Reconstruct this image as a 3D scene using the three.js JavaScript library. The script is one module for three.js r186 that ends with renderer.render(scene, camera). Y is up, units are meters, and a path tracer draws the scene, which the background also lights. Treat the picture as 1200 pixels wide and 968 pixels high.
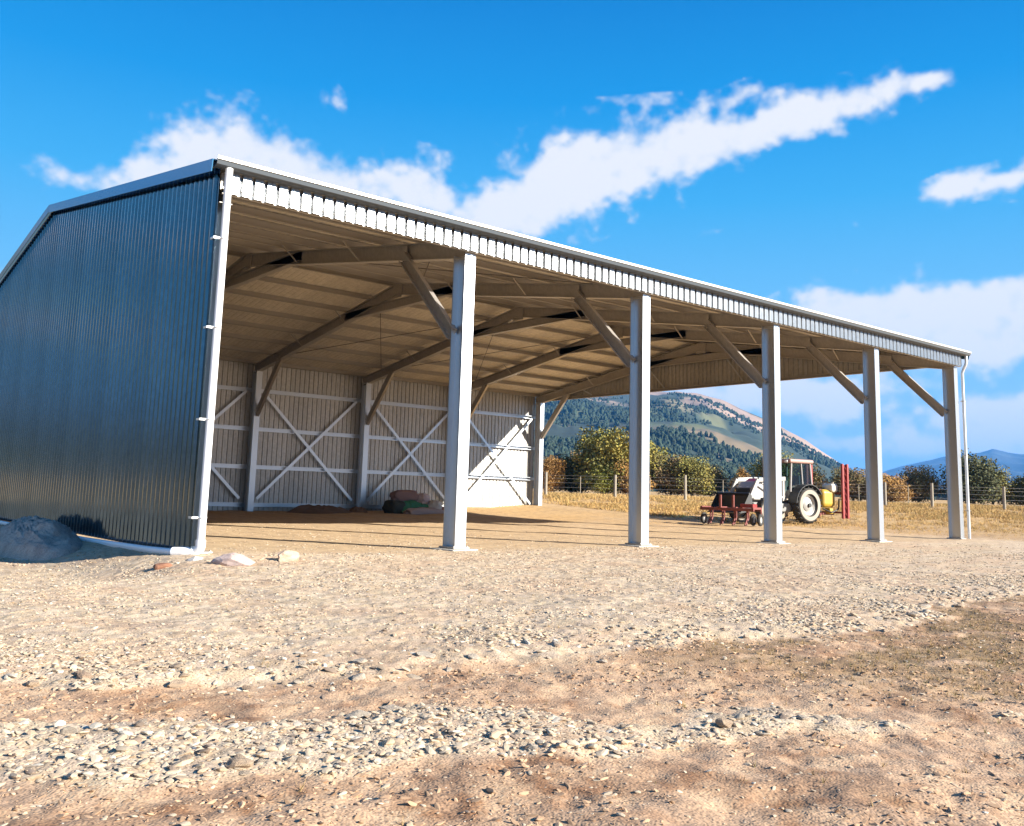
import * as THREE from 'three';
import { mergeGeometries } from 'three/addons/utils/BufferGeometryUtils.js';
import { RoundedBoxGeometry } from 'three/addons/geometries/RoundedBoxGeometry.js';

// ------------------------------------------------------------------ camera, sky, sun, exposure
const scene = new THREE.Scene();
const camera = new THREE.PerspectiveCamera(2 * Math.atan(484 / 1075.78) * 180 / Math.PI, 1200 / 968, 0.1, 20000);
camera.position.set(-5.058, 1.015, 13.279);
{
  const yaw = 0.6872, pitch = 0.1472, roll = 0.0289;
  const f = new THREE.Vector3(Math.sin(yaw) * Math.cos(pitch), Math.sin(pitch), -Math.cos(yaw) * Math.cos(pitch));
  const r = new THREE.Vector3(Math.cos(yaw), 0, Math.sin(yaw)), u = new THREE.Vector3().crossVectors(r, f);
  const r2 = r.clone().multiplyScalar(Math.cos(roll)).addScaledVector(u, Math.sin(roll));
  const u2 = u.clone().multiplyScalar(Math.cos(roll)).addScaledVector(r, -Math.sin(roll));
  camera.quaternion.setFromRotationMatrix(new THREE.Matrix4().makeBasis(r2, u2, f.clone().negate()));
  camera.setViewOffset(1200, 968, 0, 65, 1200, 968);
}
const EXPOSURE = 3.4;
const renderer = new THREE.WebGLRenderer({ antialias: true });
renderer.toneMapping = THREE.LinearToneMapping;
renderer.toneMappingExposure = EXPOSURE;
renderer.shadowMap.enabled = true;

const sun = new THREE.DirectionalLight(new THREE.Color(1.0, 0.94, 0.835), 4.6);
sun.position.set(11 * 6, 10 * 6, 20.6 * 6);
sun.castShadow = true;
sun.shadow.mapSize.set(4096, 4096);
Object.assign(sun.shadow.camera, { left: -70, right: 70, top: 70, bottom: -70, near: 1, far: 400 });
scene.add(sun); scene.add(sun.target);

// ------------------------------------------------------------------ random numbers and noise
let seed = 12345;
function rnd() { seed = (seed + 0x6D2B79F5) | 0; let t = Math.imul(seed ^ (seed >>> 15), 1 | seed); t = (t + Math.imul(t ^ (t >>> 7), 61 | t)) ^ t; return ((t ^ (t >>> 14)) >>> 0) / 4294967296; }
const rr = (a, b) => a + (b - a) * rnd();
const PERM = new Uint8Array(512), GV = new Float32Array(256);
{ const p = [...Array(256).keys()]; for (let i = 255; i > 0; i--) { const j = Math.floor(rnd() * (i + 1)); [p[i], p[j]] = [p[j], p[i]]; } for (let i = 0; i < 512; i++) PERM[i] = p[i & 255]; for (let i = 0; i < 256; i++) GV[i] = rnd(); }
const sm = (t) => t * t * t * (t * (t * 6 - 15) + 10);
function n2(x, y) {
  const xi = Math.floor(x), yi = Math.floor(y), u = sm(x - xi), v = sm(y - yi), X = xi & 255, Y = yi & 255;
  const a = PERM[X], b = PERM[(X + 1) & 255];
  const q = GV[PERM[a + Y]], w = GV[PERM[b + Y]], e = GV[PERM[a + ((Y + 1) & 255)]], r = GV[PERM[b + ((Y + 1) & 255)]];
  return (q + (w - q) * u) * (1 - v) + (e + (r - e) * u) * v;
}
function n3(x, y, z) {
  const xi = Math.floor(x), yi = Math.floor(y), zi = Math.floor(z), u = sm(x - xi), v = sm(y - yi), w = sm(z - zi), X = xi & 255, Y = yi & 255, Z = zi & 255;
  const h = (i, j, k) => GV[PERM[PERM[PERM[(X + i) & 255] + ((Y + j) & 255)] + ((Z + k) & 255)]];
  const L = (a, b, t) => a + (b - a) * t;
  return L(L(L(h(0, 0, 0), h(1, 0, 0), u), L(h(0, 1, 0), h(1, 1, 0), u), v), L(L(h(0, 0, 1), h(1, 0, 1), u), L(h(0, 1, 1), h(1, 1, 1), u), v), w);
}
function fbm2(x, y, o) { let s = 0, a = 0.5, t = 0; for (let i = 0; i < o; i++) { s += a * n2(x, y); t += a; a *= 0.5; x = x * 2.03 + 17.1; y = y * 2.03 + 5.7; } return s / t; }
function fbm3(x, y, z, o) { let s = 0, a = 0.5, t = 0; for (let i = 0; i < o; i++) { s += a * n3(x, y, z); t += a; a *= 0.5; x = x * 2.03 + 17.1; y = y * 2.03 + 5.7; z = z * 2.03 + 9.3; } return s / t; }
const clamp = THREE.MathUtils.clamp, sstep = (a, b, x) => { const t = clamp((x - a) / (b - a), 0, 1); return t * t * (3 - 2 * t); }, mix = (a, b, t) => a + (b - a) * t;
function poly(pts, x) { if (x <= pts[0][0]) return pts[0][1]; for (let i = 1; i < pts.length; i++) if (x <= pts[i][0]) return mix(pts[i - 1][1], pts[i][1], (x - pts[i - 1][0]) / (pts[i][0] - pts[i - 1][0])); return pts[pts.length - 1][1]; }
const lin = (r, g, b) => new THREE.Color().setRGB(r / 255, g / 255, b / 255, THREE.SRGBColorSpace);

// ------------------------------------------------------------------ the sky: clear blue air with bands of cumulus
{
  const W = 4096, H = 2048, data = new Float32Array(W * H * 4), F = new Float32Array(W * H);
  const D = Math.PI / 180;
  function blob(az, el, ra, re, tilt, s) {                       // a soft puff of cloud; az, el in degrees
    const reach = 2.4 * Math.max(ra, re), ce = Math.max(0.2, Math.cos(el * D)), ct = Math.cos(tilt * D), st = Math.sin(tilt * D);
    const j0 = Math.max(H / 2, Math.floor((el - reach + 90) / 180 * H)), j1 = Math.min(H - 1, Math.ceil((el + reach + 90) / 180 * H));
    const i0 = Math.floor((az - reach / ce + 180) / 360 * W), i1 = Math.ceil((az + reach / ce + 180) / 360 * W);
    for (let j = j0; j <= j1; j++) for (let i = i0; i <= i1; i++) {
      const e = (j + 0.5) / H * 180 - 90, a = (i + 0.5) / W * 360 - 180, dx = (a - az) * ce, dy = e - el;
      const p = (dx * ct + dy * st) / ra, q = (-dx * st + dy * ct) / re, k = p * p + q * q;
      if (k < 5.5) F[j * W + ((i % W) + W) % W] += s * Math.exp(-k);
    }
  }
  const puffs = [
    [-78.4, 16.9, 0.9, 0.7, 0, 0.55], [-76.6, 16.8, 1.0, 0.7, 10, 0.55], [-73.8, 17.6, 1.5, 1.3, 0, 0.8], [-70.6, 18.9, 1.8, 1.6, 0, 0.85], [-68.5, 19.4, 2.0, 1.8, 0, 0.8], [-66, 19.2, 2.2, 1.7, 0, 0.8], [-63.6, 18.6, 2.0, 1.4, -8, 0.75],
    [-70.5, 16.6, 3.0, 1.4, 0, 0.6], [-65, 16.4, 3.0, 1.4, 0, 0.6],
    [-60.8, 18.3, 1.8, 1.2, 0, 0.7], [-58.2, 18.7, 1.6, 1.3, 0, 0.75], [-56.2, 18.4, 1.6, 1.3, 0, 0.75], [-53.4, 17.3, 2.2, 1.1, 0, 0.85], [-50.6, 17.4, 2.2, 1.4, 10, 0.9],
    [-48.3, 18.9, 2.0, 1.8, 20, 0.9], [-46.2, 20.0, 2.0, 1.9, 20, 0.9], [-43.8, 20.6, 2.0, 1.7, 10, 0.85], [-41.2, 21.0, 2.0, 1.6, 8, 0.85], [-38.8, 21.4, 1.8, 1.4, 12, 0.85], [-36.4, 21.6, 1.6, 1.2, 12, 0.8],
    [-34.2, 22.2, 1.6, 1.0, 18, 0.8], [-31.8, 22.7, 1.6, 0.9, 14, 0.75], [-29.4, 23.1, 1.5, 0.8, 14, 0.7], [-27.2, 23.6, 1.3, 0.65, 12, 0.65], [-25.3, 23.8, 0.9, 0.4, 4, 0.6],
    [-33, 10.4, 1.8, 0.9, 0, 0.8], [-30.8, 11.1, 2.0, 1.1, 0, 0.85], [-28.4, 11.2, 2.2, 1.2, 0, 0.85], [-25.8, 11.0, 2.2, 1.2, 0, 0.85], [-23.2, 11.2, 2.0, 1.3, 0, 0.9], [-20.6, 11.3, 2.2, 1.3, 0, 0.9], [-17.6, 11.0, 2.4, 1.2, 0, 0.8],
    [-27.0, 9.0, 4.0, 0.9, 0, 0.75], [-22.0, 8.7, 3.4, 0.9, 0, 0.8], [-34.4, 8.4, 2.4, 0.9, 0, 0.55],
    [-38.0, 6.6, 2.6, 1.0, 0, 0.7], [-34.2, 6.2, 2.4, 1.1, 0, 0.75], [-31.0, 5.8, 2.2, 1.0, 0, 0.75], [-23.6, 4.9, 2.4, 0.9, 0, 0.85], [-20.6, 5.3, 2.4, 0.9, 0, 0.85], [-27.0, 3.3, 3.2, 0.7, 0, 0.7], [-32.4, 3.4, 3.0, 0.6, 0, 0.7], [-21.0, 3.4, 3.0, 0.6, 0, 0.7],
    [-25.4, 17.5, 1.1, 0.45, 12, 0.42], [-23.9, 17.8, 1.2, 0.55, 8, 0.5], [-22.2, 17.9, 1.2, 0.45, 0, 0.5], [-20.6, 18.2, 1.0, 0.7, 40, 0.48], [-18.6, 18.4, 1.4, 0.8, 10, 0.6],
    [-37.9, 16.3, 0.8, 0.35, 10, 0.5], [-51.4, 20.8, 0.7, 0.8, 0, 0.44], [-36.4, 24.0, 0.8, 0.5, 30, 0.33], [-62.7, 23.0, 0.6, 0.9, 0, 0.16],
    [-80.4, 10.6, 2.2, 1.2, 0, 0.55], [-84, 9.6, 2.6, 1.0, 0, 0.6], [-29.6, 16.2, 0.3, 0.25, 0, 0.42],
  ];
  for (const [a, e, ra, re, t, k] of puffs) blob(a, e, ra * 1.12, re * 1.15, t, k);
  for (let c = 0; c < 44; c++) {                                 // the same kind of cloud goes on round the sky
    const az0 = rr(-12, 270), el0 = 4 + 34 * Math.pow(rnd(), 1.3), tilt = rr(-8, 22), n = 4 + Math.floor(rnd() * 9), step = rr(1.4, 2.6), big = rr(0.7, 1.35);
    for (let k = 0; k < n; k++) {
      const az = az0 + k * step; let el = el0 + Math.tan(tilt * D) * k * step * 0.6 + rr(-0.6, 0.6);
      const w = Math.sin(Math.PI * (k + 0.7) / (n + 0.4)) * 0.6 + 0.5;
      blob(((az + 180) % 360 + 360) % 360 - 180, el, big * w * rr(1.5, 2.3), big * w * rr(0.8, 1.5), tilt, rr(0.6, 0.9));
    }
  }
  const stops = [[0, [204, 229, 247]], [3, [182, 220, 248]], [7, [152, 210, 249]], [12, [116, 197, 248]], [18, [66, 178, 243]], [24, [14, 153, 232]], [30, [0, 130, 214]], [45, [0, 110, 192]], [90, [0, 80, 156]]]
    .map(([e, c]) => [e, lin(...c)]);
  const air = new THREE.Color(), row = new Float32Array(3);
  const white = lin(250, 250, 252);
  for (let j = 0; j < H; j++) {
    const e = (j + 0.5) / H * 180 - 90;
    let k = 1; while (k < stops.length - 1 && stops[k][0] < e) k++;
    air.copy(stops[k - 1][1]).lerp(stops[k][1], clamp((e - stops[k - 1][0]) / (stops[k][0] - stops[k - 1][0]), 0, 1));
    if (e <= 0) air.setRGB(0.30, 0.28, 0.24);
    row[0] = air.r; row[1] = air.g; row[2] = air.b;
    const ce = Math.cos(e * D), se = Math.sin(e * D);
    for (let i = 0; i < W; i++) {
      const o = (j * W + i) * 4, f = F[j * W + i];
      let R = row[0], G = row[1], B = row[2];
      if (f > 0.03 && e > 0) {
        const a = ((i + 0.5) / W * 360 - 180) * D, x = Math.cos(a) * ce, z = Math.sin(a) * ce;
        const wx = fbm3(x * 16, se * 20, z * 16, 3) - 0.5;
        const big = fbm3(x * 13 + wx, se * 19 + wx, z * 13, 6), fine = fbm3(x * 70 + 3, se * 85, z * 70, 4);
        const d = f + (big - 0.5) * 1.3 + (fine - 0.5) * 0.85;
        const al = sstep(0.20, 0.86, d) * (0.84 + 0.15 * sstep(0.40, 1.10, d + (fine - 0.5) * 0.9 + (big - 0.5) * 0.8));
        R = mix(R, white.r, al); G = mix(G, white.g, al); B = mix(B, white.b, al);
      }
      data[o] = R / EXPOSURE; data[o + 1] = G / EXPOSURE; data[o + 2] = B / EXPOSURE; data[o + 3] = 1;
    }
  }
  const t = new THREE.DataTexture(data, W, H, THREE.RGBAFormat, THREE.FloatType);
  t.mapping = THREE.EquirectangularReflectionMapping; t.magFilter = t.minFilter = THREE.LinearFilter; t.needsUpdate = true;
  scene.background = t; scene.environment = t;
}
console.log('sky done');

// ------------------------------------------------------------------ naming, parts and small geometry helpers
const taken = {};
function numbered(n) { const k = taken[n] = (taken[n] ?? -1) + 1; return k ? n + '_' + String(k).padStart(3, '0') : n; }
function tag(o, label, category, group, kind) { o.userData = { label, category }; if (group) o.userData.group = group; if (kind) o.userData.kind = kind; return o; }
function thing(name, label, category, pos = [0, 0, 0], turn = 0, group) { const g = new THREE.Group(); g.name = numbered(name); g.position.set(...pos); g.rotation.y = turn; tag(g, label, category, group); scene.add(g); return g; }
function mesh(name, geo, mat, parent) { const m = new THREE.Mesh(geo, mat); m.name = name; m.castShadow = m.receiveShadow = true; parent.add(m); return m; }
function part(name, parent) { const g = new THREE.Group(); g.name = name; parent.add(g); return g; }
function top(name, geo, mat, label, category, group, kind) { const m = mesh(numbered(name), geo, mat, scene); tag(m, label, category, group, kind); return m; }
function structure(name, geo, mat) { const m = mesh(name, geo, mat, scene); m.userData = { kind: 'structure' }; return m; }
const merge = (l) => mergeGeometries(l.map((g) => { const h = g.index ? g.toNonIndexed() : g; for (const k of Object.keys(h.attributes)) if (!['position', 'normal', 'uv'].includes(k)) h.deleteAttribute(k); return h; }));
const V = (x, y, z) => new THREE.Vector3(x, y, z);
function box(w, h, d, x, y, z, rx = 0, ry = 0, rz = 0) { const g = new THREE.BoxGeometry(w, h, d); g.applyMatrix4(new THREE.Matrix4().compose(V(x, y, z), new THREE.Quaternion().setFromEuler(new THREE.Euler(rx, ry, rz)), V(1, 1, 1))); return g; }
function rbox(w, h, d, r, x, y, z, rx = 0, ry = 0, rz = 0) { const g = new RoundedBoxGeometry(w, h, d, 2, r); g.applyMatrix4(new THREE.Matrix4().compose(V(x, y, z), new THREE.Quaternion().setFromEuler(new THREE.Euler(rx, ry, rz)), V(1, 1, 1))); return g; }
function cyl(r, a, b, n = 14, r2 = r) { const d = b.clone().sub(a), g = new THREE.CylinderGeometry(r2, r, d.length(), n); g.applyMatrix4(new THREE.Matrix4().compose(a.clone().add(b).multiplyScalar(0.5), new THREE.Quaternion().setFromUnitVectors(V(0, 1, 0), d.normalize()), V(1, 1, 1))); return g; }
function tube(pts, r, seg = 40, n = 10) { return new THREE.TubeGeometry(new THREE.CatmullRomCurve3(pts, false, 'catmullrom', 0.1), seg, r, n); }
function outline(pts) { const s = new THREE.Shape(); pts.forEach(([x, y], i) => i ? s.lineTo(x, y) : s.moveTo(x, y)); s.closePath(); return s; }
const iSection = (b, d, t = 0.014, w = 0.01) => outline([[-b / 2, -d / 2], [b / 2, -d / 2], [b / 2, -d / 2 + t], [w / 2, -d / 2 + t], [w / 2, d / 2 - t], [b / 2, d / 2 - t], [b / 2, d / 2], [-b / 2, d / 2], [-b / 2, d / 2 - t], [-w / 2, d / 2 - t], [-w / 2, -d / 2 + t], [-b / 2, -d / 2 + t]]);
const cSection = (b, d, t = 0.005, lip = 0.025) => outline([[0, -d / 2], [b, -d / 2], [b, -d / 2 + lip], [b - t, -d / 2 + lip], [b - t, -d / 2 + t], [t, -d / 2 + t], [t, d / 2 - t], [b - t, d / 2 - t], [b - t, d / 2 - lip], [b, d / 2 - lip], [b, d / 2], [0, d / 2]]);
const zSection = (b, d, t = 0.004, lip = 0.02) => outline([[-b, -d / 2], [t / 2, -d / 2], [t / 2, d / 2 - t], [b - t, d / 2 - t], [b - t, d / 2 - lip], [b, d / 2 - lip], [b, d / 2], [-t / 2, d / 2], [-t / 2, -d / 2 + t], [-b + t, -d / 2 + t], [-b + t, -d / 2 + lip], [-b, -d / 2 + lip]]);
function beam(shape, a, b, up = V(0, 1, 0)) {                       // a rolled section from a to b; the section's second axis points along up
  const w = b.clone().sub(a), len = w.length(); w.normalize();
  const v = up.clone().addScaledVector(w, -up.dot(w)).normalize(), u = new THREE.Vector3().crossVectors(v, w);
  const g = new THREE.ExtrudeGeometry(shape, { depth: len, bevelEnabled: false, steps: 1 });
  g.applyMatrix4(new THREE.Matrix4().makeBasis(u, v, w).setPosition(a)); return g;
}

// ------------------------------------------------------------------ textures
function tex(n, fn, srgb) {
  const d = new Uint8Array(n * n * 4);
  for (let j = 0; j < n; j++) for (let i = 0; i < n; i++) { const c = fn(i / n, j / n), o = (j * n + i) * 4; if (typeof c === 'number') d[o] = d[o + 1] = d[o + 2] = clamp(c, 0, 1) * 255; else { d[o] = clamp(c[0], 0, 1) * 255; d[o + 1] = clamp(c[1], 0, 1) * 255; d[o + 2] = clamp(c[2], 0, 1) * 255; } d[o + 3] = 255; }
  const t = new THREE.DataTexture(d, n, n); t.wrapS = t.wrapT = THREE.RepeatWrapping; t.magFilter = THREE.LinearFilter; t.minFilter = THREE.LinearMipmapLinearFilter; t.generateMipmaps = true; if (srgb) t.colorSpace = THREE.SRGBColorSpace; t.needsUpdate = true; return t;
}
function pn(u, v, p) { const x = u * p, y = v * p, xi = Math.floor(x), yi = Math.floor(y), a = sm(x - xi), b = sm(y - yi), h = (i, j) => GV[PERM[PERM[((i % p) + p) % p & 255] + (((j % p) + p) % p & 255)]]; return mix(mix(h(xi, yi), h(xi + 1, yi), a), mix(h(xi, yi + 1), h(xi + 1, yi + 1), a), b); }
const pf = (u, v, p, o) => { let s = 0, a = 0.5, t = 0; for (let i = 0; i < o; i++) { s += a * pn(u, v, p); t += a; a *= 0.55; p *= 2; } return s / t; };
const grit = tex(1024, (u, v) => { const a = pf(u, v, 12, 5), b = pn(u, v, 200), c = pn(v, u, 256); return 0.5 + 0.75 * (a - 0.5) + 0.35 * (b - 0.5) + 0.25 * (c - 0.5); });
const gritColor = tex(1024, (u, v) => { const a = pf(u, v, 10, 6), b = pn(u, v, 220), c = pn(v, u, 128), dark = b < 0.16 ? -0.16 : 0, k = 0.90 + 0.30 * (a - 0.5) + 0.16 * (b - 0.5) + 0.12 * (c - 0.5) + dark; return [k + 0.03, k, k - 0.03 * (a - 0.2)]; }, true);
const mottle = tex(512, (u, v) => 0.5 + 0.9 * (pf(u, v, 8, 5) - 0.5));
const spangle = tex(512, (u, v) => { const k = 0.90 + 0.12 * (pf(u, v, 16, 4) - 0.5) + 0.06 * (pn(u, v, 128) - 0.5); return [k, k, k]; }, true);
const rep = (t, a, b) => { const c = t.clone(); c.repeat.set(a, b); c.needsUpdate = true; return c; };

// ------------------------------------------------------------------ materials
const std = (o) => new THREE.MeshStandardMaterial(o);
const M = {
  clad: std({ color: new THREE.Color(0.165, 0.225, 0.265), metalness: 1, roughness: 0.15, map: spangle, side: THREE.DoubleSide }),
  purlin: std({ color: new THREE.Color(0.42, 0.39, 0.35), metalness: 0.7, roughness: 0.5 }),
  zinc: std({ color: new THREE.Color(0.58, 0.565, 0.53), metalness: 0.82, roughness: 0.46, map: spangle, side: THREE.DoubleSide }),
  lining: std({ color: new THREE.Color(0.82, 0.755, 0.65), metalness: 0.25, roughness: 0.6, map: spangle, side: THREE.DoubleSide }),
  barge: std({ color: new THREE.Color(0.07, 0.22, 0.38), metalness: 0.9, roughness: 0.25 }),
  gutter: new THREE.MeshPhysicalMaterial({ color: new THREE.Color(0.085, 0.10, 0.115), roughness: 0.3 }),  // body coloured dark to stand in for the shade band beneath the gutter
  fascia: std({ color: new THREE.Color(0.45, 0.46, 0.47), metalness: 0.96, roughness: 0.33, map: spangle, side: THREE.DoubleSide }),
  galv: std({ color: new THREE.Color(0.60, 0.63, 0.66), metalness: 0.92, roughness: 0.33 }),
  galvDull: std({ color: new THREE.Color(0.58, 0.545, 0.50), metalness: 0.7, roughness: 0.5, map: spangle }),
  trim: std({ color: new THREE.Color(0.72, 0.72, 0.70), metalness: 0.5, roughness: 0.35 }),
  pvc: new THREE.MeshPhysicalMaterial({ color: new THREE.Color(0.80, 0.80, 0.80), roughness: 0.35 }),
  concrete: std({ color: new THREE.Color(0.46, 0.42, 0.36), roughness: 0.95, bumpMap: grit, bumpScale: 0.004 }),
  steelDark: std({ color: new THREE.Color(0.12, 0.11, 0.10), metalness: 0.4, roughness: 0.6 }),
};

// ------------------------------------------------------------------ the lie of the land
const FW = [0.634, -0.773];                                         // the direction in which the paddock lies
const along = (x, z) => (x + 5.06) * FW[0] + (z - 13.28) * FW[1];
const edgeA = [[-12, 6.6], [-6, 7.3], [-3.95, 7.9], [-3.56, 8.3], [-3.1, 8.46], [-2.19, 8.74], [-1.32, 8.8], [-0.95, 9.1], [0.25, 8.85], [0.72, 9.2], [1.71, 9.3], [2.51, 9.2], [4.15, 8.8], [7.05, 8.45], [12, 7.8], [20, 7.0]];
const edgeB = [[-8, 8.2], [-4.27, 9.62], [-4.07, 9.9], [-3.55, 10.08], [-3.02, 10.37], [-2.65, 10.42], [-2.28, 10.74], [-1.64, 10.66], [-1.13, 10.96], [-0.59, 11.13], [-0.03, 11.2], [0.6, 11.3]];
const topB = (x) => 9.24 + (x + 3.17) * 0.64;
const inB = (x, z) => { const w = (fbm2(x * 3 + 40, z * 3, 3) - 0.5) * 0.35, w2 = (fbm2(x * 1.6 + 7, z * 1.6 + 3, 4) - 0.5) * 0.9; return Math.min(z - topB(x) - w2 - 0.05, poly(edgeB, x) + w - z, 0.1 + w2 - x); };   // > 0 inside the second gravel band
const inA = (x, z) => poly(edgeA, x) + (fbm2(x * 2.2, z * 2.2 + 9, 4) - 0.5) * 0.8 - z;   // > 0 inside the gravel apron
function gravel(x, z) { return Math.max(sstep(-0.06, 0.10, inA(x, z)), sstep(-0.05, 0.08, inB(x, z))); }
const moundAt = [-1.2, -3.5];
function land(x, z) {
  const s = along(x, z);
  let y = 0.12 * sstep(26, 40, s) + 0.92 * sstep(36, 54, s) + 0.5 * sstep(54, 90, s) + 0.006 * Math.max(0, s - 80);
  y += -0.27 * sstep(0.25, 1.7, -x) * sstep(2.6, 0.2, z + 0.3 * x) * sstep(-40, -8, z);
  y += 0.04 * sstep(2.4, 0, Math.abs(x - 0.8)) * sstep(2.0, 0.3, Math.abs(z - 0.2)) * sstep(-0.6, 0.1, x);
  return y;
}
function groundY(x, z) {
  let y = land(x, z);
  const near = sstep(45, 12, Math.hypot(x + 2, z - 9));
  y += (fbm2(x * 0.35 + 3, z * 0.35, 3) - 0.5) * 0.07 * sstep(0.6, 2.5, z) * near;
  if (near > 0.01) {
    const gA = sstep(-0.12, 0.35, inA(x, z)), gB = sstep(-0.1, 0.2, inB(x, z)), g = Math.max(gA * sstep(4, 7.5, z), gB), apron = Math.max(gA, gB);
    y += 0.03 * g;                                                  // spread gravel stands a little above the scraped dirt
    const rid = 1 - Math.abs(2 * fbm2(x * 5.3, z * 5.3, 4) - 1);
    const inside = sstep(1.2, -0.5, z) * sstep(-1, 0.5, x);
    y += near * mix(1, 0.3, inside) * ((fbm2(x * 2.1, z * 2.1, 3) - 0.5) * mix(0.045, 0.03, apron) + (rid - 0.7) * mix(0.022, 0.014, apron) + (fbm2(x * 17, z * 17, 3) - 0.5) * mix(0.016, 0.022, apron) + (n2(x * 46, z * 46) - 0.5) * 0.006);
  }
  // beyond the apron, rough paddock
  y += (fbm2(x * 0.9, z * 0.9, 3) - 0.5) * 0.10 * sstep(20, 32, along(x, z)) * sstep(140, 60, along(x, z));
  return y;
}
{
  const axis = (fine0, fine1, step, lo, hi) => { const l = [], r = []; let p = fine0, s = step; while (p > lo) { s *= 1.09; p -= s; l.unshift(p); } p = fine1; s = step; while (p < hi) { s *= 1.09; p += s; r.push(p); } const m = []; for (let q = fine0; q <= fine1 + 1e-6; q += step) m.push(q); return [...l, ...m, ...r]; };
  const xs = axis(-6.2, 8.0, 0.032, -5200, 6200), zs = axis(0.0, 12.3, 0.032, -6200, 3200), nx = xs.length, nz = zs.length;
  const pos = new Float32Array(nx * nz * 3), col = new Float32Array(nx * nz * 3), uv = new Float32Array(nx * nz * 2), idx = [];
  const C = { pad: [0.52, 0.415, 0.27], stone: [0.53, 0.435, 0.31], dirt: [0.505, 0.35, 0.215], dark: [0.27, 0.15, 0.075], veg: [0.25, 0.17, 0.075], field: [0.52, 0.335, 0.125], fieldB: [0.40, 0.25, 0.11], inside: [0.52, 0.385, 0.22] };
  const c = [0, 0, 0], to = (k, t) => { for (let q = 0; q < 3; q++) c[q] += (k[q] - c[q]) * t; };
  for (let j = 0; j < nz; j++) for (let i = 0; i < nx; i++) {
    const x = xs[i], z = zs[j], o = j * nx + i, s = along(x, z);
    pos[o * 3] = x; pos[o * 3 + 1] = groundY(x, z); pos[o * 3 + 2] = z; uv[o * 2] = x / 1.6; uv[o * 2 + 1] = z / 1.6;
    const a = fbm2(x * 0.8 + 7, z * 0.8, 4), b = fbm2(x * 3.1, z * 3.1 + 20, 4), d = fbm2(x * 11, z * 11, 3);
    c[0] = C.dirt[0]; c[1] = C.dirt[1]; c[2] = C.dirt[2];
    to(C.dark, 0.55 * sstep(0.50, 0.72, b) * sstep(0.38, 0.6, a) + 0.55 * sstep(0.56, 0.72, d));
    const right = sstep(-1.7, 0.5, x - (z - 9) * 0.5) * sstep(0.1, -0.3, inA(x, z)) * sstep(6, 7.5, z);
    to(C.dark, right * 0.85 * sstep(0.34, 0.56, b));
    to(C.veg, right * 0.7 * sstep(0.44, 0.58, fbm2(x * 1.7 + 30, z * 2.6, 4)));
    const g = gravel(x, z); to(d > 0.52 ? C.stone : C.pad, g * (0.8 + 0.2 * b));
    to(C.dirt, g * 0.5 * sstep(0.5, 0.7, fbm2(x * 1.3 + 50, z * 1.3, 3)));
    const ins = sstep(0.9, -0.6, z) * sstep(26, 23.5, x) * sstep(-0.3, 0.3, x) * sstep(-24, -19, z); to(C.inside, ins * 0.85);
    const fl = sstep(21, 30, s + (b - 0.5) * 6) * Math.max(sstep(24.5, 27, x), sstep(-21, -23, z)); to(C.fieldB, fl * 0.8); to(C.field, sstep(29, 40, s + (a - 0.5) * 14) * (0.55 + 0.4 * b));
    const m = 0.84 + 0.32 * d; col[o * 3] = c[0] * m; col[o * 3 + 1] = c[1] * m; col[o * 3 + 2] = c[2] * m;
    if (i < nx - 1 && j < nz - 1) idx.push(o, o + nx, o + 1, o + 1, o + nx, o + nx + 1);
  }
  const g = new THREE.BufferGeometry();
  g.setAttribute('position', new THREE.BufferAttribute(pos, 3)); g.setAttribute('color', new THREE.BufferAttribute(col, 3)); g.setAttribute('uv', new THREE.BufferAttribute(uv, 2)); g.setIndex(idx); g.computeVertexNormals();
  structure('ground', g, std({ vertexColors: true, map: gritColor, bumpMap: grit, bumpScale: 0.005, roughness: 0.97 }));
  console.log('ground', nx, nz);
}

// ------------------------------------------------------------------ hills and far mountains
function ridge(name, R0, R1, prof, azs, rows, paint, rough, mat) {
  const pos = [], col = [], idx = [], n = azs.length;
  for (let j = 0; j <= rows; j++) for (let i = 0; i < n; i++) {
    const az = azs[i], t = j / rows, r = R0 + (R1 * 1.35 - R0) * t, s = clamp((r - R0) / (R1 - R0), 0, 1.4), a = az * Math.PI / 180;
    const x = Math.cos(a) * r, z = Math.sin(a) * r, Hr = Math.tan(poly(prof, az) * Math.PI / 180) * R1;
    const up = s <= 1 ? Math.pow(s, 1.25) * (1.12 - 0.12 * s) : 1 - 0.8 * Math.pow((s - 1) / 0.4, 1.3);
    const gul = fbm2(x * rough + 11, z * rough + 4, 5) - 0.5, rg = 1 - Math.abs(2 * fbm2(x * rough * 2.2, z * rough * 2.2 + 31, 4) - 1);
    const y = Hr * up * (1 + 0.34 * gul * Math.sin(Math.PI * Math.min(1, s)) + 0.05 * gul) + Hr * 0.14 * (rg - 0.75) * sstep(0, 0.25, s) * (1 - 0.6 * sstep(0.7, 1, s)) + (j === 0 ? -12 : 0);
    pos.push(x, y, z); paint(col, x, y, z, s, gul, rg, Hr);
    if (j < rows && i < n - 1) { const o = j * n + i; idx.push(o, o + n, o + 1, o + 1, o + n, o + n + 1); }
  }
  const g = new THREE.BufferGeometry(); g.setAttribute('position', new THREE.Float32BufferAttribute(pos, 3)); g.setAttribute('color', new THREE.Float32BufferAttribute(col, 3)); g.setIndex(idx); g.computeVertexNormals();
  return { mesh: structure(name, g, mat), pos, n, rows };
}
function azRange(lo, hi, f0, f1, fine, coarse) { const l = []; for (let a = lo; a <= hi;) { l.push(a); a += a >= f0 - 0.01 && a < f1 ? fine : coarse; } return l; }
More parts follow.
